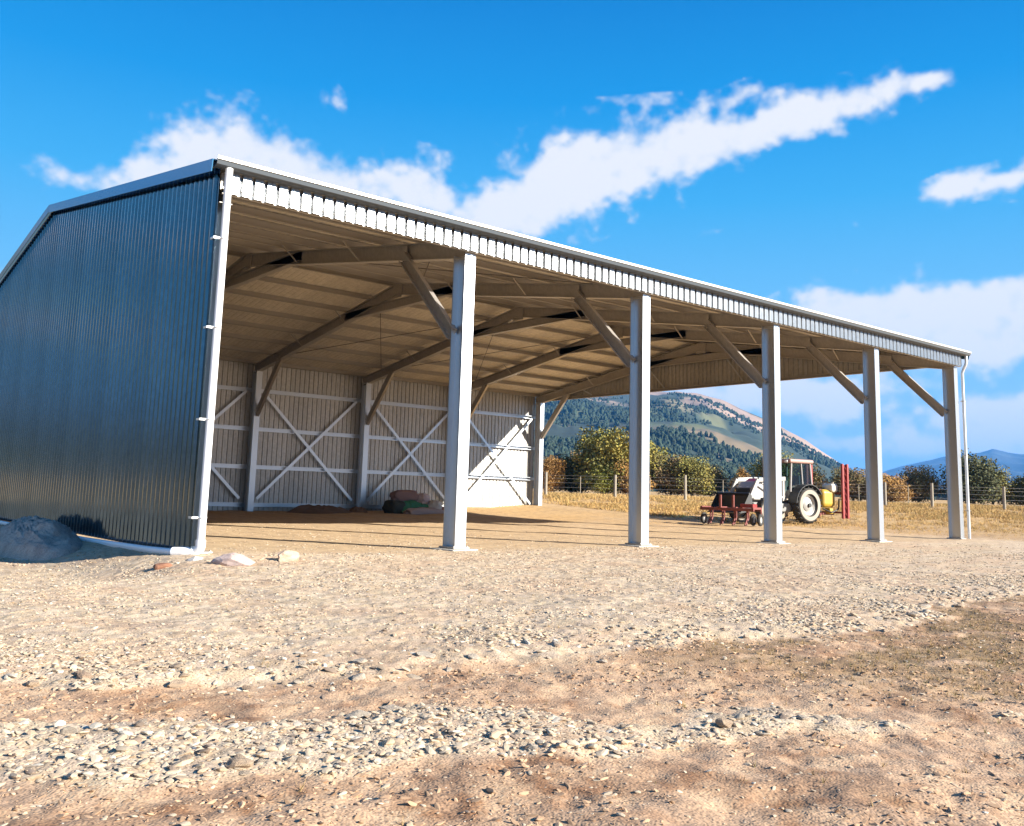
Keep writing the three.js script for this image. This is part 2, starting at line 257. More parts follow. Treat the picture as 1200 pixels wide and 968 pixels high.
const hillProf = [[-230, 4.2], [-200, 3.6], [-180, 4.4], [-160, 7.2], [-140, 11.6], [-120, 15.5], [-104, 15.0], [-88, 11.0], [-70, 8.6], [-58, 8.3], [-52.8, 7.8], [-48.4, 6.75], [-45.2, 6.6], [-42, 6.55], [-40, 6.62], [-38.6, 6.4], [-37.4, 6.05], [-34.9, 4.95], [-32.5, 3.7], [-30.2, 2.1], [-29.2, 1.55], [-27.5, 1.05], [-25, 0.85], [-20, 0.7], [-10, 0.8], [10, 0.9], [40, 0.8]];  // heights of the unseen left hills are shaped for the gable wall's reflections
const soilMat = std({ vertexColors: true, roughness: 1 });
const hill = ridge('hills', 330, 1500, hillProf, azRange(-228, 38, -54, -20, 0.11, 1.2), 130, (col, x, y, z, s, gul, rg, Hr) => {
  const p = fbm2(x * 0.011 + 3, z * 0.011 + y * 0.01, 5), q = fbm2(x * 0.03, z * 0.03 + y * 0.02, 4), band = fbm2(x * 0.004 + 9, y * 0.045 + z * 0.002, 3);
  const grass = [0.185, 0.135, 0.075], rock = [0.29, 0.20, 0.145], bush = [0.026, 0.042, 0.030], scrub = [0.085, 0.105, 0.045], c = grass.slice();
  const to = (k, t) => { for (let i = 0; i < 3; i++) c[i] += (k[i] - c[i]) * clamp(t, 0, 1); };
  to(scrub, sstep(0.40, 0.56, band)); to(rock, sstep(0.45, 0.8, s) * (0.55 + q));
  const cover = 0.425 + 0.10 * (s - 0.5) + 0.20 * sstep(0.55, 0.9, s);
  to(bush, sstep(cover - 0.03, cover + 0.06, p + (q - 0.5) * 0.3));
  col.push(c[0] * (0.75 + 0.5 * q), c[1] * (0.75 + 0.5 * q), c[2] * (0.75 + 0.5 * q));
}, 0.0042, soilMat);
const farProf = [[-60, 2.0], [-45, 2.4], [-34, 1.7], [-30, 1.55], [-28.4, 1.9], [-27.6, 2.15], [-26.9, 2.3], [-25.6, 2.62], [-24.3, 2.9], [-23.6, 2.95], [-22.8, 3.18], [-22, 2.98], [-21.4, 2.9], [-19, 3.3], [-15, 2.6], [-10, 3.0], [0, 2.4], [12, 2.8], [30, 1.6]];
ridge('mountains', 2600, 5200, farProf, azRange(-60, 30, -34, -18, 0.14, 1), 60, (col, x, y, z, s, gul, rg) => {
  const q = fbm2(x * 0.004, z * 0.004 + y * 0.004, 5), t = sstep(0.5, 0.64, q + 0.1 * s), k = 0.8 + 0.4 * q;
  col.push(mix(0.010, 0.050, t) * k, mix(0.022, 0.062, t) * k, mix(0.036, 0.070, t) * k);  // bluish albedo puts some of the distance haze into the slopes' colour
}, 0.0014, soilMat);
{                                                                    // forest on the lower slopes: reads as one mass
  const ico = (k) => { const g = new THREE.IcosahedronGeometry(1, 1), p = g.attributes.position; for (let i = 0; i < p.count; i++) { const x = p.getX(i), y = p.getY(i), z = p.getZ(i), d = 0.75 + 0.55 * n3(x * 2 + k * 7, y * 2, z * 2 + k); p.setXYZ(i, x * d * 0.62 * (1 - 0.28 * y), y * d * 1.1 + 0.7, z * d * 0.62 * (1 - 0.28 * y)); } g.computeVertexNormals(); return g; };
  const N = 26000, list = []; const P = hill.pos, n = hill.n;
  let guard = 0;
  while (list.length < N && guard++ < 600000) {
    const j = Math.floor(Math.pow(rnd(), 1.4) * hill.rows * 0.76), i = Math.floor(rnd() * n), o = (j * n + i) * 3, o2 = ((j + 1) * n + Math.min(n - 1, i + 1)) * 3, t = rnd();
    const x = mix(P[o], P[o2], t), y = mix(P[o + 1], P[o2 + 1], t), z = mix(P[o + 2], P[o2 + 2], t), az = Math.atan2(z, x) * 180 / Math.PI;
    if (az < -54 || az > -18 || j < 1) continue;
    const s = j / hill.rows * 1.35, w = fbm2(x * 0.006 + 60, z * 0.006 + y * 0.012, 4);
    if (w + 0.18 * (rnd() - 0.5) < 0.50 + 0.06 * s + 0.16 * sstep(0.55, 0.95, s)) continue;
    list.push([x, y - 0.5, z, rr(1.0, 2.7) * (w > 0.6 ? 1.3 : 1) * (1.15 - 0.35 * s)]);
  }
  const im = new THREE.InstancedMesh(ico(1), std({ color: 0xffffff, roughness: 1 }), list.length), m = new THREE.Matrix4(), c = new THREE.Color();
  list.forEach(([x, y, z, s], i) => { m.compose(V(x, y, z), new THREE.Quaternion().setFromAxisAngle(V(0, 1, 0), rnd() * 6.28), V(s * rr(0.8, 1.3), s, s * rr(0.8, 1.3))); im.setMatrixAt(i, m); const k = rr(0.65, 1.3); c.setRGB(0.026 * k, 0.043 * k, 0.026 * k); im.setColorAt(i, c); });
  im.name = 'forest'; im.castShadow = im.receiveShadow = true; tag(im, 'dark green forest and scrub covering the lower hillside', 'forest', null, 'stuff'); scene.add(im);
}
scene.fog = new THREE.FogExp2(new THREE.Color(0.10, 0.42, 1.0), 0.00015);
console.log('hills done');

// ------------------------------------------------------------------ the shed
const BAY = 4.8, LX = 24, RZ = -20.2, MID = RZ / 2, SL = 0.161, EAVE = 5.79;   // roof sheet underside at z = 0
const roofY = (z) => EAVE + SL * (z > MID ? -z : z - RZ);
const shed = thing('farm_shed', 'long open-fronted galvanised steel farm shed with corrugated cladding and six portal frames', 'shed');
const PITCH = 0.2, COVER = 0.8;
// one run of trapezoidal cladding: u runs across the ribs, out is the side the ribs stand out to
function sheetGeo(u0, u1, lo, hi, at, wide) {                              // lo(u), hi(u): ends of the sheet; at(u, v, h) -> point
  const pr = [];
  for (let u = u0; u < u1 - 1e-6; u += PITCH) wide ? pr.push([u, 0], [u + 0.085, 0], [u + 0.118, 0.036], [u + 0.166, 0.036], [u + 0.1985, 0]) : pr.push([u, 0], [u + 0.062, 0], [u + 0.066, 0.004], [u + 0.070, 0], [u + 0.132, 0], [u + 0.147, 0.032], [u + 0.183, 0.032], [u + 0.198, 0]);
  pr.push([u1, 0.0015], [u1 + 0.012, 0.0015]);
  const pos = [], uv = [], idx = [], rows = 1;
  pr.forEach(([u, h]) => { const a = lo(u), b = hi(u); for (let k = 0; k <= rows; k++) { const v = mix(a, b, k / rows); pos.push(...at(u, v, h)); uv.push(u * 0.7, v * 0.7); } });
  for (let i = 0; i < pr.length - 1; i++) { const o = i * 2; idx.push(o, o + 2, o + 1, o + 1, o + 2, o + 3); }
  const g = new THREE.BufferGeometry(); g.setAttribute('position', new THREE.Float32BufferAttribute(pos, 3)); g.setAttribute('uv', new THREE.Float32BufferAttribute(uv, 2)); g.setIndex(idx);
  const f = g.toNonIndexed(); f.computeVertexNormals(); return f;
}
const tones = (b) => [0.94, 1, 1.05].map((k) => { const m = b.clone(); m.color = b.color.clone().multiplyScalar(k); return m; });
const sheetMats = tones(M.zinc), cladMats = tones(M.clad), roofMats = tones(M.lining);
const pick = (i, l = sheetMats) => l[(i * 7 + (i >> 2) * 3) % 3];
{ // left gable wall: ribs towards -x
  const w = part('gable_wall', shed);
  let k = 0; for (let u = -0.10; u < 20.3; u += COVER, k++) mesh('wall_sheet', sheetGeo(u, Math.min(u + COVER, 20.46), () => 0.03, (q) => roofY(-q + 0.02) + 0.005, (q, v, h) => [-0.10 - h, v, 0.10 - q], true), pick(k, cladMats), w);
}
{ // rear wall: ribs outwards
  const w = part('rear_wall', shed);
  let k = 0; for (let u = -0.05; u < 23.9; u += COVER, k++) mesh('wall_sheet', sheetGeo(u, Math.min(u + COVER, 23.95), () => 0.03, () => roofY(RZ) - 0.02, (q, v, h) => [q, v, RZ - 0.02 - h]), pick(k + 1), w);
}
{ // cladding in the right gable, above the open end
  const w = part('gable_infill', shed);
  let k = 0; for (let u = 0.0; u < 20.1; u += COVER, k++) mesh('wall_sheet', sheetGeo(u, Math.min(u + COVER, 20.2), () => 5.5, (q) => roofY(-q) - 0.004, (q, v, h) => [LX + 0.14 + h, v, -q]), pick(k), w);
  mesh('bottom_rail', beam(cSection(0.08, 0.12), V(LX + 0.13, 5.50, 0), V(LX + 0.13, 5.50, RZ)), M.galvDull, w);
}
{ // roof
  const w = part('roof', shed); let k = 0;
  for (let u = -0.14; u < 24.2; u += COVER, k++) {
    const e = Math.min(u + COVER, 24.3);
    mesh('roof_sheet', sheetGeo(u, e, () => 0.24, () => MID, (q, v, h) => [q, roofY(v) + 0.004 + h * 0.3, v]), pick(k, roofMats), w);
    mesh('roof_sheet', sheetGeo(u, e, () => MID, () => RZ - 0.22, (q, v, h) => [q, roofY(v) + 0.004 + h * 0.3, v]), pick(k + 2, roofMats), w);
  }
  mesh('ridge_cap', merge([box(24.5, 0.004, 0.32, 12.08, roofY(MID) + 0.022, MID + 0.16, Math.atan(SL)), box(24.5, 0.004, 0.32, 12.08, roofY(MID) + 0.022, MID - 0.16, -Math.atan(SL))]), M.trim, w);
}
{ // front fascia of short cladding strips, under the gutter
  const w = part('fascia', shed);
  let k = 0; for (let u = 0.10; u < 24.1; u += COVER, k++) mesh('fascia_sheet', sheetGeo(u, Math.min(u + COVER, 24.14), () => 5.40, () => 5.74, (q, v, h) => [q, v, 0.135 - h * 1.7]), M.fascia, w);
}
mesh('fascia_trim', merge([box(24.2, 0.006, 0.075, 12.1, 5.397, 0.045)]), M.galvDull, shed);
// trim
const bargeS = [[0.05, 0.06], [0.05, -0.115], [0.062, -0.115], [0.062, 0.075], [-0.12, 0.075], [-0.12, 0.06]];
for (const [x, s, n] of [[-0.195, 1, 1], [24.30, -1, 1]]) for (const [z0, z1] of [[0.27, MID], [MID, RZ - 0.24]])
  mesh('barge_flashing', beam(outline(bargeS.map(([a, b]) => [a, b])), ...(s > 0 === (z0 > z1) ? [V(x, roofY(z0), z0), V(x, roofY(z1), z1)] : [V(x, roofY(z1), z1), V(x, roofY(z0), z0)])), M.barge, shed);
const gut = [[0, 0], [0.12, 0], [0.165, 0.02], [0.19, 0.09], [0.18, 0.09], [0.155, 0.03], [0.115, 0.012], [0.012, 0.012], [0.012, 0.12], [0, 0.12]];
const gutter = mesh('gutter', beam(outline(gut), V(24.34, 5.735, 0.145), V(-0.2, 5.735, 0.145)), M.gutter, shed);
mesh('gutter_lip', beam(outline([[0.172, 0.082], [0.20, 0.082], [0.208, 0.092], [0.208, 0.128], [0.20, 0.14], [0.172, 0.14]]), V(24.345, 5.735, 0.145), V(-0.205, 5.735, 0.145)), M.trim, gutter);
for (let i = 0; i <= 20; i++) mesh('gutter_bracket', box(0.02, 0.006, 0.17, 0.3 + i * 1.19, 5.868, 0.25), M.trim, gutter);
// frames
const COL = iSection(0.235, 0.37, 0.015, 0.012), RAF = iSection(0.2, 0.34, 0.013, 0.01);
const bolt = new THREE.CylinderGeometry(0.016, 0.016, 0.02, 6);
const COL0 = iSection(0.10, 0.30, 0.012, 0.01);
const colX = (i) => i === 0 ? 0.12 : i === 5 ? LX - 0.03 : i * BAY - 0.02;
const underR = (z) => roofY(z) - 0.17 - 0.17;                        // rafter centre line
for (let i = 0; i <= 5; i++) {
  const x = colX(i);
  for (const [zc, front] of [[-0.185, true], [-19.87, false]]) {
    const c = mesh('column', beam(i || !front ? COL : COL0, V(x, 0.02, zc), V(x, underR(zc) - 0.1, zc), V(0, 0, front ? 1 : -1)), M.galv, shed);
    mesh('base_plate', box(0.34, 0.025, 0.46, x, 0.045, zc), M.galvDull, c);
    if (front) for (const s of [-1, 1]) { const b = mesh('bolt', bolt, M.galvDull, c); b.position.set(x + s * 0.145, 0.068, zc + 0.19); }
    const f = mesh('footing', rbox(i ? 0.62 : 0.3, 0.24, i ? 0.66 : 0.36, 0.03, x, -0.095, zc, 0, rr(-0.14, 0.14)), M.concrete, c);
    f.geometry.setAttribute('uv', new THREE.BufferAttribute(f.geometry.attributes.uv.array, 2));
    // knee brace: from the column up to the rafter
    const d = front ? -1 : 1, z0 = front ? -0.37 : -19.69, A = V(x - 0.05, front ? 3.90 : 3.72, z0 - d * 0.02), Bz = z0 + d * 1.78, B = V(x - 0.05, underR(Bz) - 0.10, Bz);
    mesh('knee_brace', beam(cSection(0.10, 0.25, 0.006), A, B, V(0, 1, front ? 0.9 : -0.9)), M.galvDull, shed);
    for (const [q, r] of [[0.05, -1], [0.05, 1], [0.95, -1], [0.95, 1]]) { const bp = A.clone().lerp(B, q), bo = mesh('bolt', bolt, M.galvDull, shed); bo.position.set(bp.x - 0.055, bp.y + r * 0.05, bp.z + r * 0.05 * (front ? 1 : -1)); bo.rotation.z = Math.PI / 2; }
    if (front) mesh('cleat', box(0.012, 0.30, 0.16, x - 0.062, underR(Bz) - 0.02, Bz), M.galvDull, shed);
  }
  const apex = V(x, underR(MID), MID);
  mesh('rafter', beam(RAF, V(x, underR(-0.02), -0.02), apex), M.galvDull, shed);
  mesh('rafter', beam(RAF, apex, V(x, underR(RZ + 0.02), RZ + 0.02)), M.galvDull, shed);
  if (i > 0) {
    mesh('collar_tie', beam(iSection(0.17, 0.27, 0.012, 0.01), V(x, 6.62, -6.9), V(x, 6.62, -13.3)), M.galvDull, shed);
    mesh('apex_plate', box(0.03, 0.42, 0.5, x - 0.03, underR(MID) - 0.06, MID), M.galvDull, shed);
    for (const z of [-4.0, -7.0, -13.2, -16.2]) mesh('fly_brace', beam(outline([[0, 0], [0.04, 0], [0.04, 0.004], [0.004, 0.004], [0.004, 0.04], [0, 0.04]]), V(x - 0.08, underR(z) - 0.15, z), V(x - 0.5, roofY(z) - 0.12, z)), M.galvDull, shed);
  }
}
// purlins and girts
for (const s of [0, 1]) for (let k = 0; k < 8; k++) {
  const d = 0.25 + k * 1.39, z = s ? RZ - 0.05 + d * 0.985 : -d, y = roofY(z) - 0.085;
  mesh('purlin', beam(zSection(0.07, 0.16), V(0.0, y, z), V(24.1, y, z), V(0, 1, s ? -SL : SL)), M.purlin, shed);
}
mesh('eave_beam', beam(cSection(0.09, 0.26), V(24.1, 5.60, -0.004), V(0.0, 5.60, -0.004)), M.galvDull, shed);
for (const y of [0.32, 1.74, 3.18, 4.66]) for (let i = 0; i < 5; i++) mesh('girt', beam(cSection(0.14, 0.15), V((i + 1) * BAY - 0.01, y, RZ - 0.01), V(i * BAY + (i ? 0 : 0.1), y, RZ - 0.01), V(0, 1, 0)).rotateZ(0), M.galv, shed);
// flat cross bracing on the rear wall, one cross to a bay
for (let i = 0; i < 5; i++) for (const s of [0, 1]) {
  const x0 = i * BAY + 0.35, x1 = (i + 1) * BAY - 0.35, A = V(x0, s ? 4.6 : 0.55, RZ + 0.16 + s * 0.012), B = V(x1, s ? 0.55 : 4.6, RZ + 0.16 + s * 0.012);
  mesh('bracing_strap', beam(outline([[-0.004, -0.055], [0.004, -0.055], [0.004, 0.055], [-0.004, 0.055]].map(([a, b]) => [b, a])), A, B, V(0, 0, 1)), M.galv, shed);
}
// thin roof bracing rods under the purlins, and stays of the right gable
for (const [i, a, b] of [[1, -1.5, -8.6], [2, -11.5, -18.5], [3, -11.5, -18.5], [4, -2, -8.6]]) for (const s of [0, 1]) mesh('bracing_rod', cyl(0.012, V(i * BAY + (s ? 4.6 : 0.2), roofY(a) - 0.2, a), V(i * BAY + (s ? 0.2 : 4.6), roofY(b) - 0.2, b), 6), M.steelDark, shed);
for (const [z, dz] of [[-17.4, 1.0], [-13.2, 1.1], [-9.35, 1.2], [-5.2, 1.0]]) mesh('gable_stay', beam(outline([[-0.03, 0], [0.03, 0], [0.03, 0.006], [-0.03, 0.006]]), V(LX + 0.05, roofY(z) - 0.25, z), V(LX + 0.05, 5.55, z + dz), V(-1, 0, 0)), M.galv, shed);
// downpipes
{
  const d = mesh('downpipe', merge([cyl(0.058, V(0.02, 0.16, 0.24), V(0.02, 5.74, 0.24), 18)]), M.pvc, shed);
  mesh('pipe_elbow', merge([tube([V(0.02, 0.24, 0.24), V(0.02, 0.13, 0.24), V(-0.02, 0.075, 0.18), V(-0.14, 0.062, 0.08), V(-0.26, 0.055, -0.05)], 0.072, 24, 14)]), M.pvc, d);
  for (const y of [0.55, 1.95, 3.3, 4.65]) mesh('pipe_bracket', merge([new THREE.TorusGeometry(0.062, 0.008, 6, 18).rotateX(Math.PI / 2).translate(0.02, y, 0.24), box(0.10, 0.03, 0.012, -0.08, y, 0.24), box(0.012, 0.03, 0.13, -0.13, y, 0.18)]), M.trim, d);
  const e = mesh('downpipe', merge([tube([V(24.24, 5.74, 0.22), V(24.24, 5.5, 0.22), V(24.22, 5.36, 0.16), V(24.20, 5.2, 0.10), V(24.20, 4.9, 0.10), V(24.20, 0.05, 0.10)], 0.045, 60, 14)]), M.trim, shed);
  for (const y of [0.9, 2.6, 4.3]) mesh('pipe_bracket', box(0.11, 0.03, 0.11, 24.19, y, 0.09), M.galvDull, e);
}
top('drain_pipe', tube([V(-0.22, 0.05, -0.02), V(-0.34, 0.04, -0.8), V(-0.36, 0.02, -2.2), V(-0.34, -0.01, -4.2), V(-0.33, 0.0, -6.5), V(-0.42, 0.01, -9.5), V(-0.38, 0.02, -13.5)], 0.055, 80, 14), M.pvc, 'white plastic drain pipe lying on the ground along the clad gable wall', 'pipe');
console.log('shed done');

// ------------------------------------------------------------------ stones, gravel and heaps
function rock(k, flat = 0.7, det = 1) {                               // an angular stone of about 1 m, resting on y = 0
  const g = new THREE.IcosahedronGeometry(0.5, det), p = g.attributes.position, cut = [];
  for (let c = 0; c < 7; c++) { const a = GV[(k * 31 + c * 7) & 255] * 6.28, b = (GV[(k * 13 + c * 11) & 255] - 0.5) * 2.6; cut.push([Math.cos(a) * Math.cos(b), Math.sin(b), Math.sin(a) * Math.cos(b), 0.30 + 0.13 * GV[(k * 5 + c * 3) & 255]]); }
  for (let i = 0; i < p.count; i++) {
    let x = p.getX(i), y = p.getY(i), z = p.getZ(i); const d = 0.85 + 0.4 * n3(x * 3 + k * 5, y * 3, z * 3 + k); x *= d; y *= d; z *= d;
    for (const [a, b, c, m] of cut) { const q = x * a + y * b + z * c; if (q > m) { x -= a * (q - m); y -= b * (q - m); z -= c * (q - m); } }
    p.setXYZ(i, x * 1.15, y * flat + 0.26 * flat, z * 0.85);
  }
  g.computeVertexNormals(); return g;
}
const rocks = [...Array(9).keys()].map((k) => rock(k + 1, 0.36 + 0.25 * GV[k * 9], k < 5 ? 2 : 1));
const stoneMat = (r, g, b) => std({ color: new THREE.Color(r, g, b), roughness: 0.92, map: gritColor, bumpMap: grit, bumpScale: 0.006 });
const stoneMats = [stoneMat(0.54, 0.45, 0.33), stoneMat(0.52, 0.405, 0.28), stoneMat(0.58, 0.51, 0.40), stoneMat(0.48, 0.35, 0.235)];
function setStone(m, x, z, s, sink = 0.4) { m.position.set(x, groundY(x, z) - s * 0.25 * sink, z); m.rotation.set(rr(-0.25, 0.25), rr(0, 6.28), rr(-0.25, 0.25)); m.scale.set(s * rr(0.85, 1.25), s, s * rr(0.85, 1.2)); }
const inView = (x, z) => { const dx = x + 5.06, dz = z - 13.28, d = dx * 0.634 - dz * 0.773, r = dx * 0.773 + dz * 0.634; return d > 2.2 && Math.abs(r) < d * 0.72 + 0.6; };
{ // the larger stones, one by one
  let n = 0, guard = 0;
  while (n < 150 && guard++ < 90000) {
    const x = rr(-5, 6.5), z = rr(6.6, 11.4); if (!inView(x, z)) continue;
    const a = inA(x, z), b = inB(x, z), nearA = Math.exp(-Math.pow((a - 0.16) / 0.22, 2)), nearB = b > 0 ? Math.exp(-Math.pow((b - 0.1) / 0.18, 2)) : 0;
    const clump = sstep(0.42, 0.6, fbm2(x * 1.5 + 80, z * 1.5, 3));
    if (rnd() > Math.max(nearA, nearB) * (0.15 + 0.85 * clump)) continue;
    const s = 0.04 + 0.065 * Math.pow(rnd(), 2.6);
    const m = top('stone', rocks[n % 9], stoneMats[Math.floor(rnd() * 3.4)], nearB > nearA ? 'pale angular stone in the gravel strip amid bare dirt' : 'pale angular stone along the ragged edge of the gravel apron', 'stone', nearB > nearA ? 'stones in the gravel strip' : 'stones along the edge of the gravel apron');
    setStone(m, x, z, s); n++;
  }
}
{
  const a = top('stone_slab', rock(41, 0.42, 3), stoneMat(0.58, 0.47, 0.42), 'flat pinkish stone slab beside the foot of the white downpipe', 'stone'); a.position.set(-0.02, groundY(0, 1.6) - 0.03, 1.6); a.scale.set(0.46, 0.62, 0.36); a.rotation.y = -0.7;
  const b = top('boulder', rock(52, 0.85, 3), stoneMat(0.52, 0.40, 0.30), 'rounded brown boulder alone on the gravel near the stone slab', 'stone'); b.position.set(0.85, groundY(0.85, 1.3) - 0.02, 1.3); b.scale.set(0.34, 0.26, 0.26); b.rotation.y = 0.4;
  const c = top('brick_lump', rock(17, 0.7, 2), stoneMat(0.30, 0.15, 0.09), 'dark reddish lump of rubble below the white downpipe elbow', 'rubble'); c.position.set(-0.75, groundY(-0.75, 1.0) - 0.02, 1.0); c.scale.set(0.2, 0.2, 0.16);
  const d = top('concrete_lump', rock(23, 0.5, 2), stoneMat(0.6, 0.58, 0.54), 'white crumbled concrete lump under the downpipe elbow', 'rubble'); d.position.set(-0.25, groundY(-0.25, 0.8) - 0.03, 0.8); d.scale.set(0.34, 0.2, 0.26); d.rotation.y = 0.9;
}
function scatter(name, geo, list, label, category) {
  const im = new THREE.InstancedMesh(geo, std({ color: 0xffffff, roughness: 0.95 }), list.length), m = new THREE.Matrix4(), q = new THREE.Quaternion(), c = new THREE.Color();
  list.forEach(([x, y, z, sx, sy, sz, tilt, r, g, b], i) => { q.setFromEuler(new THREE.Euler(rr(-tilt, tilt), rr(0, 6.28), rr(-tilt, tilt))); im.setMatrixAt(i, m.compose(V(x, y, z), q, V(sx, sy, sz))); im.setColorAt(i, c.setRGB(r, g, b)); });
  im.name = numbered(name); im.castShadow = im.receiveShadow = true; tag(im, label, category, null, 'stuff'); scene.add(im); return im;
}
{ // gravel too fine to count
  const lists = [[], [], []];
  const put = (x, z, s, k) => { const t = rnd(), v = rr(0.72, 1.15), base = t < 0.5 ? [0.45, 0.36, 0.255] : t < 0.85 ? [0.44, 0.325, 0.215] : t < 0.93 ? [0.51, 0.445, 0.355] : [0.22, 0.16, 0.115]; lists[Math.floor(rnd() * 3)].push([x, groundY(x, z) - s * rr(0.06, 0.20), z, s * rr(0.8, 1.5), s * rr(0.40, 0.80), s * rr(0.8, 1.3), 0.35, base[0] * v, base[1] * v, base[2] * v]); };
  let made = 0;
  for (let i = 0; i < 760000 && made < 175000; i++) {
    const d = 1.6 + 25 * Math.pow(rnd(), 1.05), w = (rnd() * 2 - 1) * (d * 0.74 + 0.8), x = -5.06 + d * 0.634 + w * 0.773, z = 13.28 - d * 0.773 + w * 0.634;
    const g = gravel(x, z), patch = fbm2(x * 1.1 + 15, z * 1.1, 4);
    if ((z < 0.3 + rr(-0.5, 0.3) && x > -0.2 && x < 24.5 && rnd() > 0.22) || along(x, z) > 24 + rr(-4, 2.5)) continue;
    const rim = Math.exp(-Math.pow((inA(x, z) - 0.45) / 0.75, 2)) + (inB(x, z) > 0 ? 0.32 : 0), want = Math.max(g * (0.10 + 0.28 * sstep(0.44, 0.64, patch) + 0.40 * Math.min(1, rim) * sstep(0.40, 0.62, patch)), 0.06);
    if (rnd() > want) continue;
    const edge = Math.exp(-Math.pow((inA(x, z) - 0.25) / 0.5, 2)) + (inB(x, z) > 0 ? 1 : 0);
    const s = (0.006 + 0.024 * Math.pow(rnd(), 3.5)) * (g > 0.5 ? 1 : 0.8) * (1 + 0.45 * Math.min(1, edge)) * (1 + 0.03 * d);
    put(x, z, s); made++;
  }
  ['pale gravel spread before the shed and in a strip across the dirt', 'buff pebbles mixed through the gravel spread', 'small grey-brown chips mixed through the gravel spread'].forEach((l, k) => scatter('gravel', rock(61 + k, 0.7, 1), lists[k], l, 'gravel'));
  const clods = [], c2 = [];
  for (let i = 0; i < 75000; i++) {
    const d = 1.6 + 10 * Math.pow(rnd(), 0.8), w = (rnd() * 2 - 1) * (d * 0.74 + 0.8), x = -5.06 + d * 0.634 + w * 0.773, z = 13.28 - d * 0.773 + w * 0.634;
    if (gravel(x, z) > 0.4 || fbm2(x * 2.3 + 5, z * 2.3, 4) < 0.47) continue;
    const s = 0.006 + 0.024 * Math.pow(rnd(), 4), v = rr(0.5, 1.1); clods.push([x, groundY(x, z) - s * 0.15, z, s * 1.4, s * 0.7, s * 1.1, 0.4, 0.43 * v, 0.275 * v, 0.165 * v]);
  }
  scatter('dirt_clods', rock(77, 0.7, 1), clods, 'loose clods of orange-brown dirt', 'dirt');
}
{ // grey heap of spoil beside the gable wall, in its shade
  const N = 70, pos = [], idx = [];
  for (let j = 0; j <= N; j++) for (let i = 0; i <= N; i++) {
    const r = j / N, u = r * Math.cos(i / N * Math.PI * 2), v = r * Math.sin(i / N * Math.PI * 2), x = u * 0.72, z = v * 2.9, h = 0.46 * Math.pow(Math.max(0, 1 - r * r), 1.25) * (0.8 + 0.5 * fbm2(x * 2.2 + 3, z * 2.2, 3)) + 0.17 * (fbm2(x * 7, z * 7, 5) - 0.5) * sstep(1, 0.7, r);
    pos.push(x, h - 0.14 * sstep(0.86, 1, r), z); if (i < N && j < N) { const o = j * (N + 1) + i; idx.push(o, o + 1, o + N + 1, o + 1, o + N + 2, o + N + 1); }
  }
  const g = new THREE.BufferGeometry(); g.setAttribute('position', new THREE.Float32BufferAttribute(pos, 3)); g.setAttribute('uv', new THREE.Float32BufferAttribute(pos.filter((_, i) => i % 3 !== 1), 2)); g.setIndex(idx); g.computeVertexNormals();
  const m = top('spoil_heap', g, std({ color: new THREE.Color(0.55, 0.495, 0.42), roughness: 1, map: gritColor, bumpMap: grit, bumpScale: 0.02 }), 'grey heap of spoil against the clad gable wall', 'heap');
  m.position.set(-0.90, groundY(-0.9, -5.2) - 0.01, -5.2); m.rotation.y = -0.06;
}
{ // dark soil left along the rear wall
  const heap = (x0, z0, a, b, h, k) => { const N = 40, pos = [], idx = []; for (let j = 0; j <= N; j++) for (let i = 0; i <= N; i++) { const u = i / N * 2 - 1, v = j / N * 2 - 1, r = Math.hypot(u, v), y = h * Math.max(0, 1 - r * r) * (0.55 + 0.9 * fbm2(u * 3 + k, v * 3, 4)); pos.push(u * a, r < 1 ? y : -0.1, v * b); if (i < N && j < N) { const o = j * (N + 1) + i; idx.push(o, o + N + 1, o + 1, o + 1, o + N + 1, o + N + 2); } } const g = new THREE.BufferGeometry(); g.setAttribute('position', new THREE.Float32BufferAttribute(pos, 3)); g.setIndex(idx); g.computeVertexNormals(); return g; };
  const sm_ = std({ color: new THREE.Color(0.15, 0.095, 0.06), roughness: 1 });
  const a = top('soil_heap', heap(0, 0, 1.5, 0.9, 0.42, 3), sm_, 'low dark brown soil heap against the rear wall between two columns', 'heap'); a.position.set(11.9, 0, -18.6);
  const b = top('soil_heap', heap(0, 0, 0.55, 0.4, 0.30, 9), sm_, 'small dark brown soil clump at the end of the longer soil heap', 'heap'); b.position.set(13.6, 0, -18.7);
}
